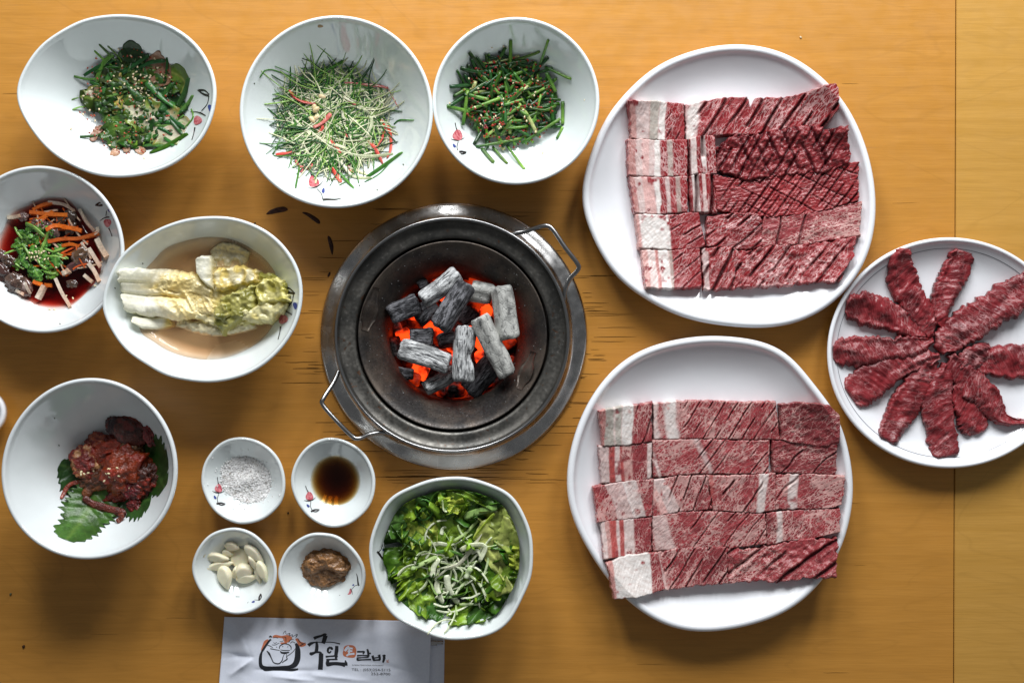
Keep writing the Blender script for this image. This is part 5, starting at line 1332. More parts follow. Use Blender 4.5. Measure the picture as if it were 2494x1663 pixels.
for i, (p, r) in enumerate([((370, 570), (22, 15)), ((640, 500), (18, 14)), ((640, 600), (16, 13)), ((720, 830), (24, 16)), ((690, 915), (28, 12)), ((50, 970), (20, 24)), ((20, 830), (20, 12)), ((170, 1070), (24, 22)), ((480, 620), (24, 14)), ((250, 1110), (16, 22)), ((650, 1080), (14, 9)), ((560, 530), (16, 12)), ((230, 500), (12, 11)), ((100, 880), (18, 14)), ((780, 900), (14, 10))]):
    lump('snail_piece', dish, p, C4, r, hp, jit((.075, .038, .028), .4), snailm, rng.uniform(-1, 1), .5, 500 + i, 2.6, .55, .015, .45, (.24, .17, .15) if i % 3 == 0 else (.045, .025, .02))
for pts, w in [([(270, 460), (440, 480), (610, 490)], 14), ([(265, 560), (370, 520), (475, 452)], 13), ([(430, 715), (560, 690), (700, 685), (870, 640)], 13), ([(560, 590), (640, 600), (720, 620)], 15), ([(550, 750), (630, 735), (700, 755)], 12), ([(300, 1060), (380, 1085)], 13), ([(400, 1085), (460, 1090)], 14), ([(430, 620), (500, 580), (590, 590)], 14), ([(300, 440), (380, 400), (470, 375)], 12), ([(600, 1000), (560, 960)], 12)]:
    pts = pts if len(pts) > 2 else [pts[0], ((pts[0][0] + pts[1][0]) / 2, (pts[0][1] + pts[1][1]) / 2 + 3), pts[1]]
    shred('carrot_stick', C4, pts, w, jit((.58, .12, .015), .2), jit((.60, .15, .02), .2), hp, dish, .6, .02, True)
for pts, w in [([(430, 372), (560, 390), (660, 450)], 12), ([(80, 505), (200, 490)], 13), ([(700, 430), (760, 540), (830, 620)], 11), ([(850, 590), (860, 620), (830, 650)], 13), ([(850, 690), (890, 770), (940, 850)], 20), ([(780, 770), (830, 850), (880, 930)], 15), ([(780, 900), (830, 970), (870, 1055)], 15), ([(740, 1000), (810, 1060)], 14), ([(490, 1030), (550, 1160), (630, 1285)], 13), ([(340, 1205), (370, 1150), (400, 1090)], 16), ([(240, 1070), (280, 1160)], 11), ([(560, 990), (620, 960)], 16), ([(150, 1130), (230, 1170)], 12), ([(720, 720), (780, 810), (800, 860)], 9)]:
    pts = pts if len(pts) > 2 else [pts[0], ((pts[0][0] + pts[1][0]) / 2 + 2, (pts[0][1] + pts[1][1]) / 2 + 3), pts[1]]
    shred('radish_stick', C4, pts, w, jit((.66, .60, .54), .1), jit((.60, .40, .30), .2), hp, dish, .55, .02, True)
hp.settle(.001)
for i in range(30):
    c = U(*C4((rng.uniform(300, 800), rng.uniform(430, 950))), .02)[:2]
    P = plan_curve(c, rng.choice([.1, .5, -.9, -1.2]) + rng.normal(0, .25), rng.uniform(.014, .030), rng.normal(0, .5), 8)
    P = np.stack(inside(bD, P[:, 0], P[:, 1], .75), 1)
    z = hp.lay(P, .0007, .6, .6)
    V, f = tube_geo(np.c_[P, z], rng.uniform(.0009, .0015), 4, .7, 0, .785 + rng.uniform(-.3, .3))
    w_ = rng.uniform() < .38
    new_obj('radish_stick' if w_ else 'carrot_stick', V, f, fresh, dish, False, col=jit((.60, .44, .34), .15) if w_ else jit((.46, .085, .012), .25))
hc = U(*C4((300, 800)), .03)[:2]
for i in range(48):
    a = rng.uniform(0, 6.28); q = math.sqrt(rng.uniform())
    c = hc + q * np.array([215 / 3.56 * PX * math.cos(a), 240 / 3.56 * PX * math.sin(a)])
    leaf('herb_leaf', dish, plan_curve(c, rng.uniform(0, 6.28), rng.uniform(.009, .016), rng.normal(0, .4), 4), rng.uniform(.005, .010), hp, jit((.06, .18, .025), .4), jit((.18, .34, .07), .3), seed=540 + i, crinkle=.0006, ruffle=.0014, nu=14, nv=7, stamp=.6, mat=fresh)
for pts, w in [([(415, 610), (370, 700), (320, 830)], 9), ([(100, 570), (140, 640), (190, 700)], 7), ([(360, 760), (460, 800), (570, 850)], 7), ([(200, 545), (280, 580), (370, 660)], 13), ([(170, 720), (230, 810), (240, 880)], 7), ([(110, 890), (180, 940)], 6), ([(0, 815), (80, 780), (180, 760)], 6), ([(380, 830), (470, 830), (550, 850)], 6), ([(300, 850), (340, 910), (380, 940)], 7), ([(440, 790), (500, 770), (550, 745)], 7), ([(350, 960), (420, 980), (460, 975)], 7)]:
    pts = pts if len(pts) > 2 else [pts[0], ((pts[0][0] + pts[1][0]) / 2, (pts[0][1] + pts[1][1]) / 2 + 3), pts[1]]
    shred('herb_stem', C4, pts, w, jit((.14, .30, .05), .3), jit((.22, .38, .09), .3), hp, dish, .6, .03)
hp.settle(.0002); b = Batch(); seeds(b, hp, [U(*C4((290 + rng.normal(0, 50), 800 + rng.normal(0, 35))), .03)[:2] for _ in range(22)] + [U(*C4(p), .02)[:2] for p in [(450, 1300), (490, 1300), (830, 1090), (640, 1200), (500, 935), (540, 690), (610, 715), (580, 1180)]], .0028); o = b.build('sesame_seeds', seedm, dish); o['kind'] = 'stuff'

# ---- white cabbage kimchi in broth
hp = Heap(bE)
dish = thing('white_kimchi', 'pale white cabbage kimchi wedge soaking in cloudy orange broth', 'food')
broth = liquid('kimchi_broth', (.92, .56, .20), 55, .04, (.90, .58, .28), .28)
pool('broth', bE, C5, [(560, 480), (680, 380), (880, 310), (1060, 292), (1240, 320), (1400, 410), (1500, 500), (1570, 620), (1600, 800), (1560, 960), (1490, 1090), (1360, 1200), (1200, 1280), (1050, 1315), (860, 1300), (700, 1250), (560, 1170), (440, 1060), (420, 800), (460, 600)], 30, broth, dish, zest=.018)
dzE = bpy.data.objects['broth']['level'] - .0195
def slabE(name, top, bot, z0, thick, cf, seed, lump=.001, fold=None, wob=.0012, fine=.00005, rad=.0035):
    return slab(name, top, bot, C5, z0 + dzE, thick, pickle, lump=lump, seed=seed, fold=fold, wob=wob, fine=fine, rad=rad, colfun=cf, parent=dish, base=bE.z)
white, cream, yel, olive = np.array((.84, .82, .70)), np.array((.78, .70, .46)), np.array((.78, .60, .18)), np.array((.27, .26, .05))
def cf_stem(seed, k0=.55, k1=1.0, end=yel):
    def f(u, v, x, y):
        k = smooth(k0, k1, u + .18 * fbm(x * 120, y * 120, 0, seed, 2))[..., None]
        st = (.95 + .05 * np.sin(v * 26 + 2 * fbm(x * 40, y * 40, 0, seed + 1, 2)))[..., None]
        return np.clip((white * (1 - k) + end * k) * st, 0, .9)
    return f
def cf_crumple(c0, c1, seed, fr=150):
    def f(u, v, x, y):
        k = smooth(.25, .95, 1 - 1.6 * np.abs(fbm(x * fr * .5, y * fr * .5, 0, seed, 3)))[..., None]
        return c0 * (1 - k) + c1 * k
    return f
stem_fold = lambda s: (lambda u, v, x, y: .0005 * vnoise(x * 18, y * 260, 0, int(s)) + .0020 * np.sin(u * 5 + s) * v)
def ridged(a, fr, sd, st=1.0):
    return lambda u, v, x, y: a * (1 - 2 * np.abs(fbm(x * fr * st, y * fr, 0, sd, 3))) + .28 * a * (1 - 2 * np.abs(fbm(x * fr * 2.3, y * fr * 2.3, 2, sd + 1, 2)))
slabE('outer_leaf', [(980, 380), (1080, 320), (1200, 330), (1330, 400)], [(990, 540), (1100, 530), (1200, 525), (1280, 520)], .011, .0075, cf_crumple(cream * .70, cream * .95, 601), 601, .0006, ridged(.0022, 110, 601), rad=.006)
slabE('outer_leaf', [(700, 960), (900, 980), (1150, 1000), (1370, 980)], [(680, 1030), (850, 1080), (1010, 1115), (1180, 1090), (1370, 1040)], .011, .0082, cf_crumple(cream * .75, cream, 602), 602, .0006, ridged(.0022, 110, 602), rad=.006)
slabE('cabbage_stem', [(350, 945), (470, 950), (640, 940)], [(352, 1000), (430, 1050), (560, 1058), (660, 1030)], .010, .012, cf_stem(603), 603, .0007, stem_fold(1))
def wedge_fold(u, v, x, y):
    z = .0035 * np.exp(-((v - .20) / .16) ** 2) + .0055 * np.exp(-((v - .80) / .17) ** 2) * (1 - .7 * smooth(.45, .8, u)) - .0045 * np.exp(-((v - .55) / .035) ** 2) * (1 - smooth(.5, .75, u)) - .003 * np.exp(-((v - .30) / .03) ** 2) * (1 - smooth(.15, .3, u))
    cr = smooth(.22, .5, u - .5 * np.abs(v - .42) + .1)
    ang = x * 150 + (y * 90) * np.sign(v - .42)
    return z + cr * (.0016 * (1 - 2 * np.abs(vnoise(ang, y * 60, 0, 640))) + .0012 * (1 - 2 * np.abs(fbm(x * 170, y * 170, 0, 641, 3)))) + .0004 * vnoise(x * 18, y * 300, 0, 643) * (1 - cr)
def wedge_col(u, v, x, y):
    n = fbm(x * 140, y * 140, 0, 645, 3); n2 = vnoise(x * 160 + y * 100 * np.sign(v - .42), y * 60, 0, 640)
    yl = smooth(.05, .42, u - .55 * np.abs(v - .40) + .10 * n)[..., None]
    c = np.array((.88, .86, .75)) * (.97 + .03 * np.sin(v * 60 + 4 * n))[..., None]
    y_ = np.array((.86, .62, .13)) * (.5 - .5 * n2)[..., None] + np.array((.88, .76, .40)) * (.5 + .5 * n2)[..., None]
    c = c * (1 - yl * .85) + y_ * yl * .85
    far = smooth(.6, 1.0, u + .15 * n)[..., None]
    return np.clip(c * (1 - .5 * far) + np.array((.74, .62, .34)) * .5 * far, 0, .9)
slabE('cabbage_wedge', [(272, 600), (300, 562), (420, 545), (600, 535), (820, 560), (1010, 690)], [(285, 880), (310, 915), (440, 948), (570, 950), (700, 985), (1030, 930)], .011, .0145, wedge_col, 607, .0006, wedge_fold, wob=.002, rad=.006)
def right_col(u, v, x, y):
    n = fbm(x * 90, y * 90, 0, 661, 3); k = smooth(.25, .95, 1 - 1.6 * np.abs(fbm(x * 80, y * 80, 0, 662, 3)))[..., None]
    a = np.array((.70, .56, .20)) * (1 - k) + np.array((.84, .76, .46)) * k
    g = np.array((.40, .38, .08)) * (1 - k) + np.array((.66, .62, .24)) * k
    d = smooth(.25, .75, u + .25 * n)[..., None]
    return a * (1 - d) + g * d
slabE('cabbage_wedge', [(800, 590), (960, 540), (1150, 530), (1350, 560), (1520, 580), (1640, 680)], [(820, 960), (960, 1010), (1150, 1050), (1330, 1020), (1520, 980), (1650, 860)], .011, .0125, right_col, 660, .0008, ridged(.0030, 75, 663), wob=.003, rad=.006)
slabE('folded_leaf', [(840, 460), (900, 415), (975, 420), (1000, 470)], [(850, 560), (900, 640), (950, 690), (1010, 730)], .014, .019, cf_stem(609, .55, 1.1, cream), 609, .0010, stem_fold(5))
slabE('cabbage_heart', [(985, 560), (1060, 520), (1250, 510), (1400, 560)], [(1000, 740), (1100, 730), (1250, 690), (1400, 640)], .013, .0165, cf_crumple(cream, yel * .9, 610, 170), 610, .0010, ridged(.0024, 82, 610), wob=.003, rad=.005)
slabE('green_leaf', [(1080, 780), (1200, 720), (1330, 680), (1380, 660)], [(990, 1000), (1080, 1095), (1190, 1000), (1360, 940)], .015, .018, cf_crumple(olive * .8, np.array((.44, .41, .13)), 612, 160), 612, .0010, ridged(.0038, 66, 612), wob=.003, rad=.005)
slabE('green_leaf', [(1370, 680), (1430, 620), (1520, 600), (1600, 640)], [(1370, 890), (1440, 850), (1560, 840), (1660, 820)], .017, .019, cf_crumple(np.array((.50, .45, .10)), np.array((.70, .64, .27)), 613, 170), 613, .0010, ridged(.0042, 66, 613), wob=.003, rad=.005)
slabE('green_leaf', [(1220, 900), (1330, 860), (1460, 800), (1660, 760)], [(1230, 960), (1370, 1000), (1480, 1000), (1640, 880)], .016, .0175, cf_crumple(np.array((.66, .54, .16)), np.array((.74, .68, .36)), 614, 150), 614, .0010, ridged(.0036, 71, 614), wob=.003, rad=.005)
slabE('green_leaf', [(1020, 860), (1080, 810), (1150, 830)], [(1000, 960), (1090, 1000), (1170, 940)], .018, .020, cf_crumple(olive * .8, np.array((.45, .40, .12)), 615, 200), 615, .0010, ridged(.003, 82, 615), wob=.003, rad=.005)

# ---- seasoned crab on perilla leaves
hp = Heap(bF)
hp.mound(U(*C6((840, 800)), .03)[:2], .045, .045, .006)
dish = thing('seasoned_crab', 'dark red chili-seasoned raw crab sprinkled with sesame on perilla leaves', 'food')
per = dict(serr=.30, veins=.0007, crinkle=.0006, ruffle=.0015, nu=60, nv=23, lift=.0012)
leaf('perilla_leaf', dish, W2(C6, [(780, 900), (700, 1060), (640, 1200), (600, 1315)], .03), .050, hp, (.035, .115, .02), (.09, .20, .04), seed=700, shape=lambda u: np.sqrt(np.clip(np.sin(np.pi * np.clip(u * .86 + .14, 0, 1)), 0, 1)), **per)
leaf('perilla_leaf', dish, W2(C6, [(760, 860), (640, 800), (540, 780), (450, 740)], .03), .048, hp, (.016, .06, .016), (.05, .12, .03), seed=701, **per)
leaf('perilla_leaf', dish, W2(C6, [(980, 700), (1120, 740), (1230, 820), (1330, 905)], .035), .066, hp, (.018, .066, .016), (.06, .15, .04), seed=702, **per)
leaf('perilla_leaf', dish, W2(C6, [(900, 930), (1000, 980), (1080, 1010), (1200, 1010)], .03), .036, hp, (.02, .07, .018), (.06, .15, .04), seed=703, **per)
cr1, cr2, cr3 = (.24, .022, .010), (.32, .040, .012), (.13, .014, .008)
for i, (p, r, rot, c, c2, nz) in enumerate([((1000, 490), (40, 30), .5, (.10, .014, .010), cr3, .10), ((880, 440), (22, 18), .5, (.03, .01, .01), cr3, .3), ((1175, 515), (12, 20), -.3, cr1, cr3, .3), ((1130, 850), (32, 32), .2, cr3, cr1, .35), ((760, 590), (36, 22), .2, cr1, (.30, .06, .018), .25),
     ((640, 710), (34, 32), .8, cr1, (.45, .22, .09), .25), ((860, 640), (42, 27), -.2, cr2, cr1, .3), ((1000, 610), (26, 20), .7, (.08, .03, .014), (.14, .07, .03), .2), ((965, 790), (52, 44), -.9, cr2, cr1, .28), ((780, 850), (50, 22), -.25, (.10, .022, .010), (.16, .05, .02), .2), ((1040, 1050), (16, 13), 0, cr1, cr3, .4),
     ((620, 800), (22, 15), .4, cr1, (.42, .16, .06), .3), ((930, 960), (40, 18), -.4, cr1, cr3, .3), ((1040, 920), (30, 24), .5, cr3, cr1, .3)]):
    lump('crab_piece', dish, p, C6, (r[0] * 1.2, r[1] * 1.2), hp, jit(c, .15) * .62, crabm, -rot, nz * 1.5, 720 + i, 3.4, .62, .035, .45, c2, .55, 60, 36)
def leg(pts, w, col, seed):
    P = resample(catmull(np.array(W2(C6, pts, .04)), 6), 26)
    r = np.array([w * .8 * PX / 2] * 26) * (1 + .22 * fbm(np.arange(26) * .35, np.zeros(26), 0, seed, 2)) * np.r_[.6, .85, np.ones(22), .85, .5]
    z = hp.lay(P, r.mean(), .6, .7, .001)
    cc_ = np.array(col) * (1 + .4 * vnoise(np.arange(26) * .5, np.zeros(26), 0, seed))[:, None]
    return tube('crab_leg', np.c_[P, z], r, crabm, dish, 12, .5, np.clip(cc_, .003, .9))
leg([(605, 1000), (660, 940), (740, 915), (840, 910)], 27, (.15, .045, .014), 750)
leg([(610, 1005), (690, 1060), (800, 1090), (960, 1130)], 24, (.10, .018, .012), 751)
leg([(930, 1120), (940, 1150), (905, 1190)], 16, (.16, .03, .014), 752)
leg([(620, 890), (540, 890), (480, 920), (450, 1010)], 13, (.20, .03, .014), 753)
leg([(690, 870), (760, 830), (880, 800)], 20, (.14, .04, .016), 754)
leg([(900, 1000), (980, 950), (1060, 900)], 18, (.14, .02, .012), 755)
hp.settle(.0002); b = Batch(); seeds(b, hp, [U(*C6((830 + rng.normal(0, 55), 835 + rng.normal(0, 35))), .05)[:2] for _ in range(34)] + [U(*C6((640 + rng.normal(0, 40), 810 + rng.normal(0, 20))), .04)[:2] for _ in range(7)], .0031, (.80, .68, .42)); o = b.build('sesame_seeds', seedm, dish); o['kind'] = 'stuff'

# ---- salt
hp = Heap(bG, .0005)
sx, sy = U(*C7((490, 420)), .012)[:2]
salt = thing('salt_pile', 'heap of coarse white salt in small dish', 'salt')
nu, nv = 64, 20
V = []; 
aa = np.linspace(0, 2 * math.pi, nu, endpoint=False)
edge = .0226 * (1 + .10 * np.cos(2 * aa + 1) + .06 * vnoise(np.cos(aa) * 3, np.sin(aa) * 3, 0, 5))
for i in range(nv):
    t = max(i / (nv - 1), .01)
    X = sx + edge * t * np.cos(aa); Y = sy + edge * t * np.sin(aa)
    Z = bG.z(X, Y) + .0005 + .0075 * (1 - t ** 1.6) * (.8 + .3 * vnoise(X * 120, Y * 120, 0, 8)) + .0005 * vnoise(X * 900, Y * 900, 0, 9)
    V.append(np.c_[X, Y, Z])
V = np.vstack(V)
new_obj('mound', V, grid_faces(nv, nu, True) + [tuple(range(nu))[::-1]], saltm, salt, col=(.86, .86, .85))
hp.stamp(V[:, :2], V[:, 2], .001, 1)
b = Batch()
cube = np.array([(x, y, z) for x in (-1, 1) for y in (-1, 1) for z in (-1, 1)]) * .5
cf_ = [(0, 1, 3, 2), (4, 6, 7, 5), (0, 4, 5, 1), (2, 3, 7, 6), (0, 2, 6, 4), (1, 5, 7, 3)]
for _ in range(3600):
    a = rng.uniform(0, 6.28); q = abs(rng.normal(0, .52)) if rng.uniform() < .35 else math.sqrt(rng.uniform()) * 1.06
    e = float(np.interp(a, aa, edge)) * q
    x, y = sx + e * math.cos(a), sy + e * math.sin(a)
    z = float(hp.at(np.array([[x, y]]))[0]) + .0002
    s_ = rng.uniform(.0005, .0012)
    Vc = rotz(cube * s_ * rng.uniform(.6, 1.2, 3), rng.uniform(0, 3)); Vc[:, 2] += .5 * Vc[:, 0] * rng.normal()
    b.add(Vc + np.array([x, y, z]), cf_, jit((.88, .87, .86) if rng.uniform() < .92 else (.48, .44, .40), .06))
o = b.build('salt_grains', saltm, salt, False); o['kind'] = 'stuff'

# ---- soy sauce
soy = liquid('soy', (.76, .60, .25), 620, .02)
a_ = np.linspace(0, 2 * math.pi, 24, endpoint=False)
o = pool('soy_sauce', bH, C7, [(1205 + 198 * math.cos(t), 418 + 205 * math.sin(t)) for t in a_], 50, soy, None, zest=.012)
tag(o, 'round pool of brown soy sauce in small dish', 'sauce')

# ---- garlic
hp = Heap(bI, .0005)
V0, F0 = sph_geo(26, 18)
GL = [((395, 1160), (26, 50), .2, 'g'), ((335, 1005), (46, 36), .1, 'g'), ((375, 948), (58, 36), .3, 'g'), ((545, 1070), (30, 66), -.5, 'g'), ((555, 1005), (95, 42), .75, 'g'), ((258, 1035), (92, 36), .15, 'g'), ((280, 1100), (96, 36), -.2, 'g'), ((318, 1195), (92, 55), 1.35, 'g'), ((580, 1180), (80, 24), 1.25, 'g'), ((625, 1142), (86, 40), 1.2, 'g'), ((470, 1150), (74, 66), -.4, 'g'), ((485, 1205), (84, 38), -.12, 'g'), ((440, 1040), (86, 76), -.35, 'd')]
GLAB = ['sliver of garlic mostly buried under the round garlic slice', 'small garlic piece peeping out behind the round slice', 'stubby garlic clove with blunt root end behind the round slice',
        'narrow garlic wedge squeezed beside the round slice', 'long pointed garlic half behind the narrow wedge', 'long blunt garlic clove lying beside its slimmer twin', 'slim pointed garlic clove tucked against the long blunt one',
        'cone-shaped garlic clove with its tip aimed at the painted twig side', 'thin upright garlic sliver beside the tall garlic half', 'tall garlic half leaning on the dish wall', 'thick garlic half under the grooved one', 'grooved garlic half lying across the thick half', 'round flat garlic slice lying on top of the garlic pieces']
for i, (p, r, rot, k) in enumerate(GL):
    rx_, ry_ = r[0] / 3.266 * PX * 1.06, r[1] / 3.266 * PX * 1.10
    W = V0.copy()
    tp = 1 - .42 * smooth(-.2, 1, W[:, 0])
    W[:, 1] *= tp; W[:, 2] *= tp
    hz = .0030 if k == 'd' else min(ry_ * .95, .0078)
    W = W * np.array([rx_, ry_, hz])
    cutp = hz * (.62 if k == 'g' else .35)
    W[:, 2] = np.minimum(W[:, 2], cutp + .15 * (W[:, 2] - cutp) + .40 * W[:, 1] * (k == 'g'))
    W = rotz(W, -rot)
    g = U(*C7(p), .018)
    zb = float(np.percentile(hp.at(W[:, :2] + g[:2]), 60))
    W = W + np.array([g[0], g[1], zb + hz * .75])
    W[:, 2] = np.maximum(W[:, 2], bI.z(W[:, 0], W[:, 1]) + .0002)
    hp.stamp(W[:, :2], W[:, 2], .0005, .85)
    lab = GLAB[i]
    tag(new_obj('garlic_clove', W, F0, garlicm, None, col=jit((.80, .74, .54), .05)), lab, 'garlic', 'garlic pieces in the dish')

# ---- soybean paste
hp = Heap(bJ, .0005)
g = U(*C7((1118, 1130)), .018)
V0, F0 = sph_geo(72, 44)
nn = fbm(V0[:, 0] * 6, V0[:, 1] * 6, V0[:, 2] * 6, 3, 4)
W = V0 * (1 + .20 * nn)[:, None]
kidney = 1 - .22 * np.exp(-((W[:, 0] - .55) / .35) ** 2) * (W[:, 1] < -.2)
W[:, 1] *= kidney
W = W * np.array([196 / 3.266 * PX, 152 / 3.266 * PX, .0095])
step = smooth(-.004, .0015, W[:, 1] - .0035 * np.cos(W[:, 0] * 190))
W[:, 2] = np.where(W[:, 2] > 0, W[:, 2] * (.40 + .75 * step), W[:, 2]) + .0018 * nn
W = rotz(W, -.05) + np.array([g[0], g[1], bJ.z0 + .0045])
W[:, 2] = np.maximum(W[:, 2], bJ.z(W[:, 0], W[:, 1]) + .0002)
colp = np.array((.26, .125, .045)) * (1 + .5 * nn[:, None])
k = (np.exp(-((step - .5) / .25) ** 2) * (V0[:, 2] > .1))[:, None] * .6
colp = colp * (1 - k) + np.array((.42, .17, .05)) * k
dkk = ((1 - step) * (V0[:, 2] > .1))[:, None] * .45
colp = colp * (1 - dkk) + np.array((.13, .065, .03)) * dkk
tag(new_obj('soybean_paste', W, F0, pastem, None, col=np.clip(colp, .01, .9)), 'chunky brown soybean paste dollop in small dish', 'paste')
# ---------------------------------------------------------------- printed paper sleeve with chopsticks
paperm = NT('paper')
paperm.set(col=paperm.mix(paperm.ramp(paperm.noise(paperm.coord(), 400, 3), .3, .7), (.80, .84, .95), (.84, .88, .98)), rough=.75, spec=.25)
paperm.bump(paperm.noise(paperm.coord(), 900, 2), .08, .0003)
inkm = NT('print_black'); inkm.set(col=inkm.mix(inkm.ramp(inkm.noise(inkm.coord(), 1500, 3), .6, .75), (.018, .02, .026), (.05, .052, .06)), rough=.6)
orangem = NT('print_orange'); orangem.set(col=orangem.mix(orangem.ramp(orangem.noise(orangem.coord(), 900, 3), .3, .7), (.62, .17, .075), (.70, .24, .12)), rough=.6)
sleeve = thing('paper_sleeve', 'white printed paper chopstick sleeve lying beneath the salad bowl edge', 'paper sleeve')

def front_z(x, y):
    """height field of the creased front sheet"""
    n = U(*CP((175, 157)), 0)
    # distance from the sheet's edges in metres
    dx = x - n[0]; dy = n[1] - y
    puff = smooth(0, .030, dx) * smooth(0, .020, dy)
    z = .0022 + .0042 * puff
    z = z + .0016 * puff * fbm(x * 28, y * 40, 0, 91, 3)
    a, b = U(*CP((100, 520)), 0), U(*CP((440, 530)), 0)            # star of creases at the closed end
    for (p, q, am, wd) in [((150, 515), (440, 525), -.0022, .0028), ((240, 690), (450, 530), .0020, .0032), ((270, 220), (430, 500), .0022, .0045), ((330, 300), (440, 520), -.0014, .003), ((470, 640), (1100, 650), -.0010, .0024), ((1000, 690), (1500, 740), .0009, .0026), ((640, 700), (1000, 740), .0008, .002), ((1500, 560), (2060, 700), -.0008, .004)]:
        A = U(*CP(p), .004)[:2]; B = U(*CP(q), .004)[:2]
        d = B - A; L2 = (d ** 2).sum()
        t = np.clip(((x - A[0]) * d[0] + (y - A[1]) * d[1]) / L2, 0, 1)
        ds = np.hypot(x - A[0] - t * d[0], y - A[1] - t * d[1])
        z = z + 1.5 * am * np.exp(-np.abs(ds / wd) ** 1.3) * (1 - .6 * np.abs(2 * t - 1))
    return np.maximum(z, .0016)

def sheet(name, corners, zf, nx, ny, parent):
    c = [U(*CP(p), .003)[:2] for p in corners]                      # TL TR BR BL
    u, v = np.meshgrid(np.linspace(0, 1, nx), np.linspace(0, 1, ny))
    P = (c[0] * ((1 - u) * (1 - v))[..., None] + c[1] * (u * (1 - v))[..., None] + c[2] * (u * v)[..., None] + c[3] * ((1 - u) * v)[..., None])
    Z = zf(P[..., 0], P[..., 1])
    V = np.concatenate([np.dstack([P, Z]).reshape(-1, 3), np.dstack([P, Z - .00015]).reshape(-1, 3)])
    n0 = nx * ny
    ring = [j for j in range(nx)] + [i * nx + nx - 1 for i in range(1, ny)] + [(ny - 1) * nx + j for j in range(nx - 2, -1, -1)] + [i * nx for i in range(ny - 2, 0, -1)]
    f = grid_faces(ny, nx, flip=True) + grid_faces(ny, nx, off=n0)
    f += [(ring[i], ring[(i + 1) % len(ring)], n0 + ring[(i + 1) % len(ring)], n0 + ring[i]) for i in range(len(ring))]
    return new_obj(name, V, f, paperm.m, parent)
fsheet = sheet('front_sheet', [(175, 157), (2092, 200), (2066, 940), (112, 940)], front_z, 190, 80, sleeve)
sheet('back_sheet', [(178, 162), (2212, 205), (2202, 945), (115, 945)], lambda x, y: .0006 + 0 * x, 12, 8, sleeve)

def on_paper(p, lift=.00018):
    z = .004
    for _ in range(6):
        g = U(*p, z); z = float(front_z(g[0], g[1])) + lift
    return U(*p, z)
def brush(name, conv, pts, w, mat, lift=.0002):
    """brush stroke printed on the sleeve; w in crop px"""
    q = [conv(p) for p in pts]; s_ = conv((1000, 0))[0] - conv((0, 0))[0]; s_ /= 1000
    q = catmull(q, 7) if len(q) > 2 else resample(q, 8)
    n = len(q)
    ww = np.interp(np.linspace(0, 1, n), np.linspace(0, 1, len(w)), w) * s_ * 1.15
    t = np.gradient(q, axis=0); t /= np.maximum(np.linalg.norm(t, axis=1, keepdims=True), 1e-6)
    nr = np.stack([-t[:, 1], t[:, 0]], 1)
    V = [on_paper(q[i] + nr[i] * ww[i] * k, lift) for i in range(n) for k in (-.5, -.17, .17, .5)]
    return new_obj(name, V, grid_faces(n, 4), mat, fsheet)
def fill(name, conv, poly, mat, lift=.00016):
    q = catmull([conv(p) for p in poly], 4, True); c = q.mean(0); n = len(q); V = []
    for t in (0.02, .35, .7, 1):
        V += [on_paper(c + (p - c) * t, lift) for p in q]
    return new_obj(name, V, grid_faces(4, n, True) + [tuple(range(n))[::-1]], mat, fsheet)
K, O = inkm.m, orangem.m
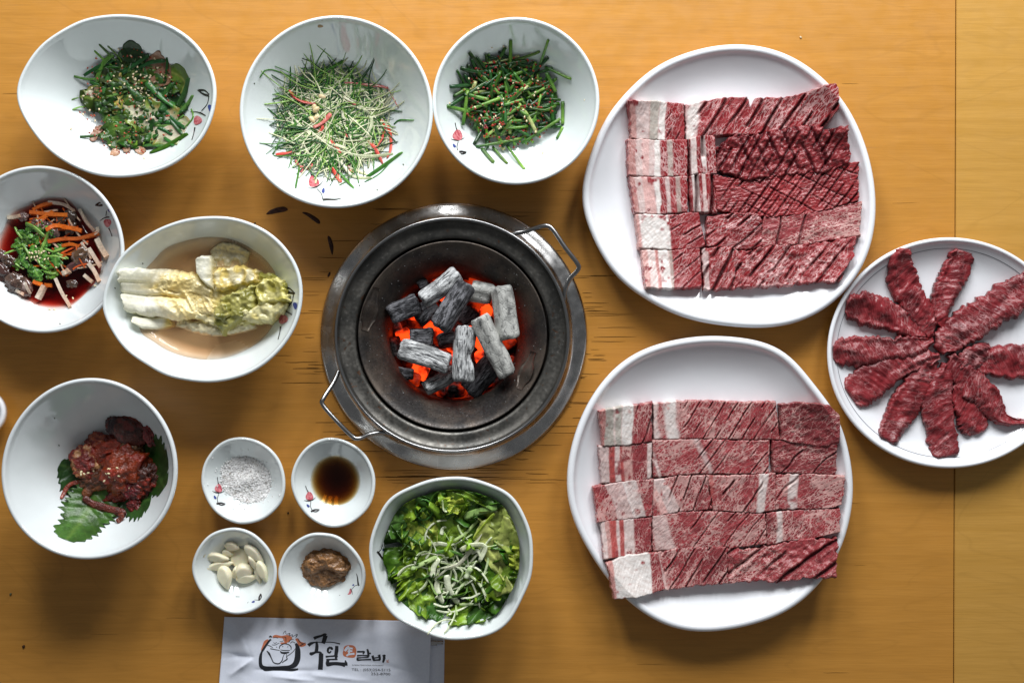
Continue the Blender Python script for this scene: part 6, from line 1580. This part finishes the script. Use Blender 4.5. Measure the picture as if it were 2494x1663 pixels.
# emblem: brush-drawn square frame with an ox head
fill('emblem_patch', CH, [(165, 960), (200, 850), (250, 730), (350, 690), (330, 780), (260, 850), (200, 960)], O)
fill('emblem_patch', CH, [(470, 600), (540, 575), (680, 600), (760, 590), (850, 580), (960, 650), (880, 740), (830, 770), (760, 760), (800, 690), (700, 660), (560, 640), (470, 640)], O)
fill('emblem_patch', CH, [(1040, 680), (1110, 670), (1180, 750), (1300, 790), (1290, 850), (1200, 880), (1140, 860), (1080, 760)], O)
fill('emblem_patch', CH, [(665, 770), (830, 770), (780, 800), (680, 805)], O)
for pts, w in [([(420, 690), (380, 720), (320, 800), (240, 920), (180, 1020), (150, 1150), (150, 1300), (180, 1380), (260, 1420), (450, 1420), (700, 1410), (900, 1390), (1030, 1320), (1090, 1180), (1100, 1000), (1090, 880), (1050, 790)], [40, 40, 45, 50, 40, 70, 75, 85, 90, 70, 75, 80, 120, 130, 120, 90, 50]),
               ([(200, 1440), (280, 1480), (480, 1470), (720, 1460), (950, 1470), (1110, 1450)], [20, 30, 25, 50, 60, 40]),
               ([(630, 930), (640, 870), (700, 820), (780, 800), (880, 830), (930, 890), (925, 960)], [14, 20, 22, 18, 22, 20, 10]),
               ([(660, 955), (740, 970), (900, 970)], [12, 18, 14]), ([(655, 985), (690, 1025), (780, 1035), (880, 1015)], [14, 40, 46, 24]),
               ([(400, 925), (500, 945), (640, 970)], [18, 16, 12]), ([(330, 840), (400, 860), (470, 905)], [14, 16, 8]),
               ([(310, 980), (370, 1050), (430, 1170), (490, 1280), (620, 1305), (700, 1230), (720, 1150), (760, 1060)], [16, 40, 22, 22, 24, 22, 14, 10]),
               ([(700, 1285), (760, 1240), (830, 1190), (815, 1130), (900, 1070), (1000, 980), (1070, 870)], [14, 22, 24, 14, 14, 12, 6]), ([(815, 1060), (820, 1150)], [10, 12]),
               ([(725, 560), (750, 510), (790, 480), (800, 550), (850, 550), (900, 540), (880, 600), (960, 570), (960, 620), (1080, 560), (1070, 610), (1040, 640)], [8, 14, 12, 8, 12, 18, 10, 14, 10, 12, 20, 8]),
               ([(370, 630), (410, 615), (450, 640)], [30, 40, 12]), ([(470, 650), (540, 640), (600, 660)], [10, 14, 8]), ([(440, 830), (530, 830), (630, 780)], [10, 12, 10]), ([(480, 770), (520, 790), (570, 760)], [8, 10, 8]),
               ([(700, 630), (790, 640), (800, 740)], [8, 16, 12]), ([(640, 740), (690, 745), (740, 720)], [10, 12, 8]), ([(870, 770), (910, 710), (1000, 690)], [14, 16, 8]), ([(910, 790), (960, 750), (1030, 780)], [12, 12, 14]),
               ([(1100, 660), (1140, 740), (1200, 790), (1250, 800)], [12, 18, 10, 8]), ([(1140, 860), (1200, 830), (1300, 775)], [14, 26, 10]), ([(705, 870), (730, 875)], [16, 16]), ([(830, 890), (855, 870)], [10, 10]), ([(545, 885), (575, 890)], [12, 12])]:
    brush('emblem_stroke', CH, pts, w, K)
# lettering, brush style
for pts, w in [([(250, 350), (300, 320), (430, 280), (520, 245), (555, 270)], [70, 60, 45, 50, 60]), ([(540, 270), (510, 380), (480, 470)], [95, 90, 80]), ([(110, 520), (170, 475), (290, 440), (450, 440), (700, 440), (900, 480)], [70, 65, 22, 16, 18, 26]),
               ([(315, 420), (325, 540), (310, 680)], [40, 70, 80]), ([(150, 700), (190, 725), (300, 690), (400, 690), (430, 740)], [40, 75, 40, 40, 70]), ([(430, 720), (425, 900), (410, 1120)], [95, 100, 105]),
               ([(665, 560), (610, 600), (600, 670), (640, 700), (680, 660)], [40, 50, 45, 36, 30]), ([(665, 560), (700, 600), (730, 610)], [40, 60, 20]), ([(820, 530), (815, 650), (800, 770), (830, 820)], [70, 80, 75, 50]),
               ([(545, 800), (640, 790), (780, 780)], [45, 30, 36]), ([(800, 780), (800, 860)], [50, 40]), ([(560, 875), (680, 868), (840, 862)], [40, 30, 36]), ([(600, 880), (590, 960), (610, 1030)], [60, 80, 70]), ([(590, 990), (750, 970), (920, 980), (1030, 1000)], [90, 70, 75, 100]), ([(1030, 890), (1050, 960), (1050, 1020)], [20, 60, 70]),
               ([(1325, 675), (1420, 675), (1500, 680), (1470, 735)], [40, 34, 40, 24]), ([(1580, 610), (1600, 680), (1610, 790)], [36, 50, 46]), ([(1610, 715), (1670, 718)], [30, 36]), ([(1325, 775), (1450, 768), (1600, 775)], [36, 26, 36]), ([(1610, 780), (1590, 815)], [40, 30]), ([(1330, 830), (1450, 822), (1600, 815)], [36, 24, 24]), ([(1340, 820), (1335, 890)], [44, 46]), ([(1330, 885), (1450, 876), (1560, 872), (1675, 868)], [40, 26, 28, 34]),
               ([(1710, 770), (1730, 840), (1750, 900)], [50, 54, 46]), ([(1870, 750), (1890, 820), (1890, 880)], [60, 46, 44]), ([(1760, 830), (1860, 815)], [24, 28]), ([(1745, 885), (1820, 880), (1900, 880)], [40, 30, 40]), ([(1985, 750), (2000, 830), (1970, 945)], [50, 60, 36]), ([(1980, 760), (2035, 775)], [30, 36])]:
    brush('lettering_stroke', CT, pts, w, K)
fill('seal', CT, [(985, 640), (1000, 560), (1060, 520), (1160, 510), (1250, 530), (1300, 600), (1305, 700), (1270, 810), (1160, 825), (1050, 805), (985, 770), (970, 700)], O)
for pts, w in [([(1120, 530), (1080, 580), (1020, 660)], [20, 60, 50]), ([(1110, 600), (1160, 590), (1220, 600)], [24, 36, 40]), ([(1130, 560), (1130, 660), (1120, 740)], [40, 46, 40]), ([(1090, 670), (1150, 655), (1210, 660)], [30, 36, 36]), ([(1060, 775), (1130, 740), (1260, 725)], [40, 40, 40])]:
    brush('seal_stroke', CT, pts, w, paperm.m, .00032)
for pts, w in [([(2065, 880), (2065, 940)], [10, 10]), ([(2075, 900), (2110, 930)], [12, 8]), ([(2115, 870), (2090, 910), (2115, 945)], [8, 10, 8]), ([(2070, 940), (2100, 935)], [8, 8])]:
    brush('stamp_mark', CT, pts, w, O)
def printed(text, conv, x0, x1, ybase, hgt, name):
    cu = bpy.data.curves.new('text', 'FONT'); cu.body = text; cu.resolution_u = 2
    ob = bpy.data.objects.new('text', cu); COL.objects.link(ob)
    dg = bpy.context.evaluated_depsgraph_get(); dg.update()
    me = bpy.data.meshes.new_from_object(ob.evaluated_get(dg))
    bpy.data.objects.remove(ob)
    V = np.array([v.co[:] for v in me.vertices]); F = [tuple(p.vertices) for p in me.polygons]
    V[:, 0] = (V[:, 0] - V[:, 0].min()) / (V[:, 0].max() - V[:, 0].min())
    V[:, 1] = V[:, 1] / .73
    sl = 12 / 900.0
    W = [on_paper(conv((x0 + a * (x1 - x0), ybase - b_ * hgt + (a * (x1 - x0)) * sl))) for a, b_ in V[:, :2]]
    bpy.data.meshes.remove(me)
    return new_obj(name, W, F, K, fsheet, smooth_=False)
printed('TEL : (053)254-5115', CT, 1190, 2155, 1150, 66, 'printed_line')
printed('252-8700', CT, 1672, 2155, 1256, 66, 'printed_line')
printed('KOREAN TRADITIONAL RESTAURANT', CT, 1205, 1985, 1022, 30, 'printed_line')

m = NT('chopstick_steel'); m.set(col=(.45, .44, .43), metal=1, rough=.25)
for i, (p, q, r) in enumerate([((1500, 402), (2140, 404), .0019), ((1500, 380), (2198, 392), .0019)]):
    A, B = U(*CP(p), .003), U(*CP(q), .003)
    o = tube('chopstick', resample([A, B], 12), np.r_[np.full(9, r), r * 1.08, r * .95, r], m.m, None, 12, .9)
    tag(o, 'end of a steel chopstick poking out of the paper sleeve, ' + ('shorter one' if i == 0 else 'longer one'), 'chopstick', 'steel chopsticks in the sleeve')

# ---------------------------------------------------------------- spilled sauce on the table
m = NT('dried_sauce'); m.set(col=m.mix(m.ramp(m.noise(m.coord(), 500, 2), .4, .7), (.022, .006, .003), (.05, .014, .005)), rough=.5, spec=.25)
cs = crop(620, 480, 5.6)
SP = [([(160, 235), (230, 205), (320, 180), (400, 168), (455, 175)], [20, 50, 62, 58, 30], 'sauce spot longest, dark streak with pale bubbles, on the table between three bowls'),
      ([(650, 210), (720, 235), (800, 285), (860, 330), (890, 365)], [22, 36, 46, 46, 30], 'slanting dark sauce streak on the table below the scallion salad bowl'),
      ([(1005, 530), (1030, 600), (1050, 680), (1060, 790)], [30, 44, 46, 18], 'upright dark sauce streak on the table beside the grill'),
      ([(1030, 1020), (1015, 1060), (1000, 1090)], [16, 26, 14], 'faint short brown sauce streak at the grill edge'),
      ([(0, 350), (10, 368)], [26, 22], 'small dark sauce dab touching the white kimchi bowl rim')]
for pts, w, lb in SP:
    q = catmull([cs(p) for p in pts], 6) if len(pts) > 2 else resample([cs(p) for p in pts], 8)
    n = len(q); ww = np.interp(np.linspace(0, 1, n), np.linspace(0, 1, len(w)), w) / 5.6 * 1.25
    ww = ww * np.sqrt(np.clip(1 - (np.abs(np.linspace(-1, 1, n)) ** 6), .05, 1))
    t = np.gradient(q, axis=0); t /= np.linalg.norm(t, axis=1, keepdims=True); nr = np.stack([-t[:, 1], t[:, 0]], 1)
    V = [U(*(q[i] + nr[i] * ww[i] * k * .5), 0) + np.array([0, 0, .0002 + .0006 * (1 - k * k)]) for i in range(n) for k in (-1, -.5, 0, .5, 1)]
    tag(new_obj('sauce_spot', V, grid_faces(n, 5), m.m), lb, 'sauce spot', 'sauce drips on the table')

# ---------------------------------------------------------------- crumbs
V0, F0 = sph_geo(8, 5)
crumbm = vcol('crumb', .6, .3, .3, 600, .4, 600)
for (x, y, r, c, lb) in [(58, 1573, 3.2, (.05, .02, .006), 'dark brown crumb on the bare table below the crab bowl'), (702, 1249, 2.2, (.03, .02, .01), 'tiny black crumb between the four sauce dishes'), (26, 1446, 2.6, (.09, .10, .05), 'grey-green herb scrap on the table below the crab bowl'), (1950, 92, 2.4, (.55, .45, .30), 'pale crumb on the table by the large platter'), (1475, 1080, 2.4, (.30, .13, .03), 'orange-brown crumb between the grill and the pale platter')]:
    W = V0 * (1 + .3 * fbm(V0[:, 0] * 2 + x, V0[:, 1] * 2, V0[:, 2] * 2, int(x), 2))[:, None] * np.array([r * 1.3, r, r * .7]) * PX
    tag(new_obj('crumb', rotz(W, x) + U(x, y, 0) + np.array([0, 0, r * .5 * PX]), F0, crumbm, None, col=c), lb, 'crumb', 'crumbs on the table')
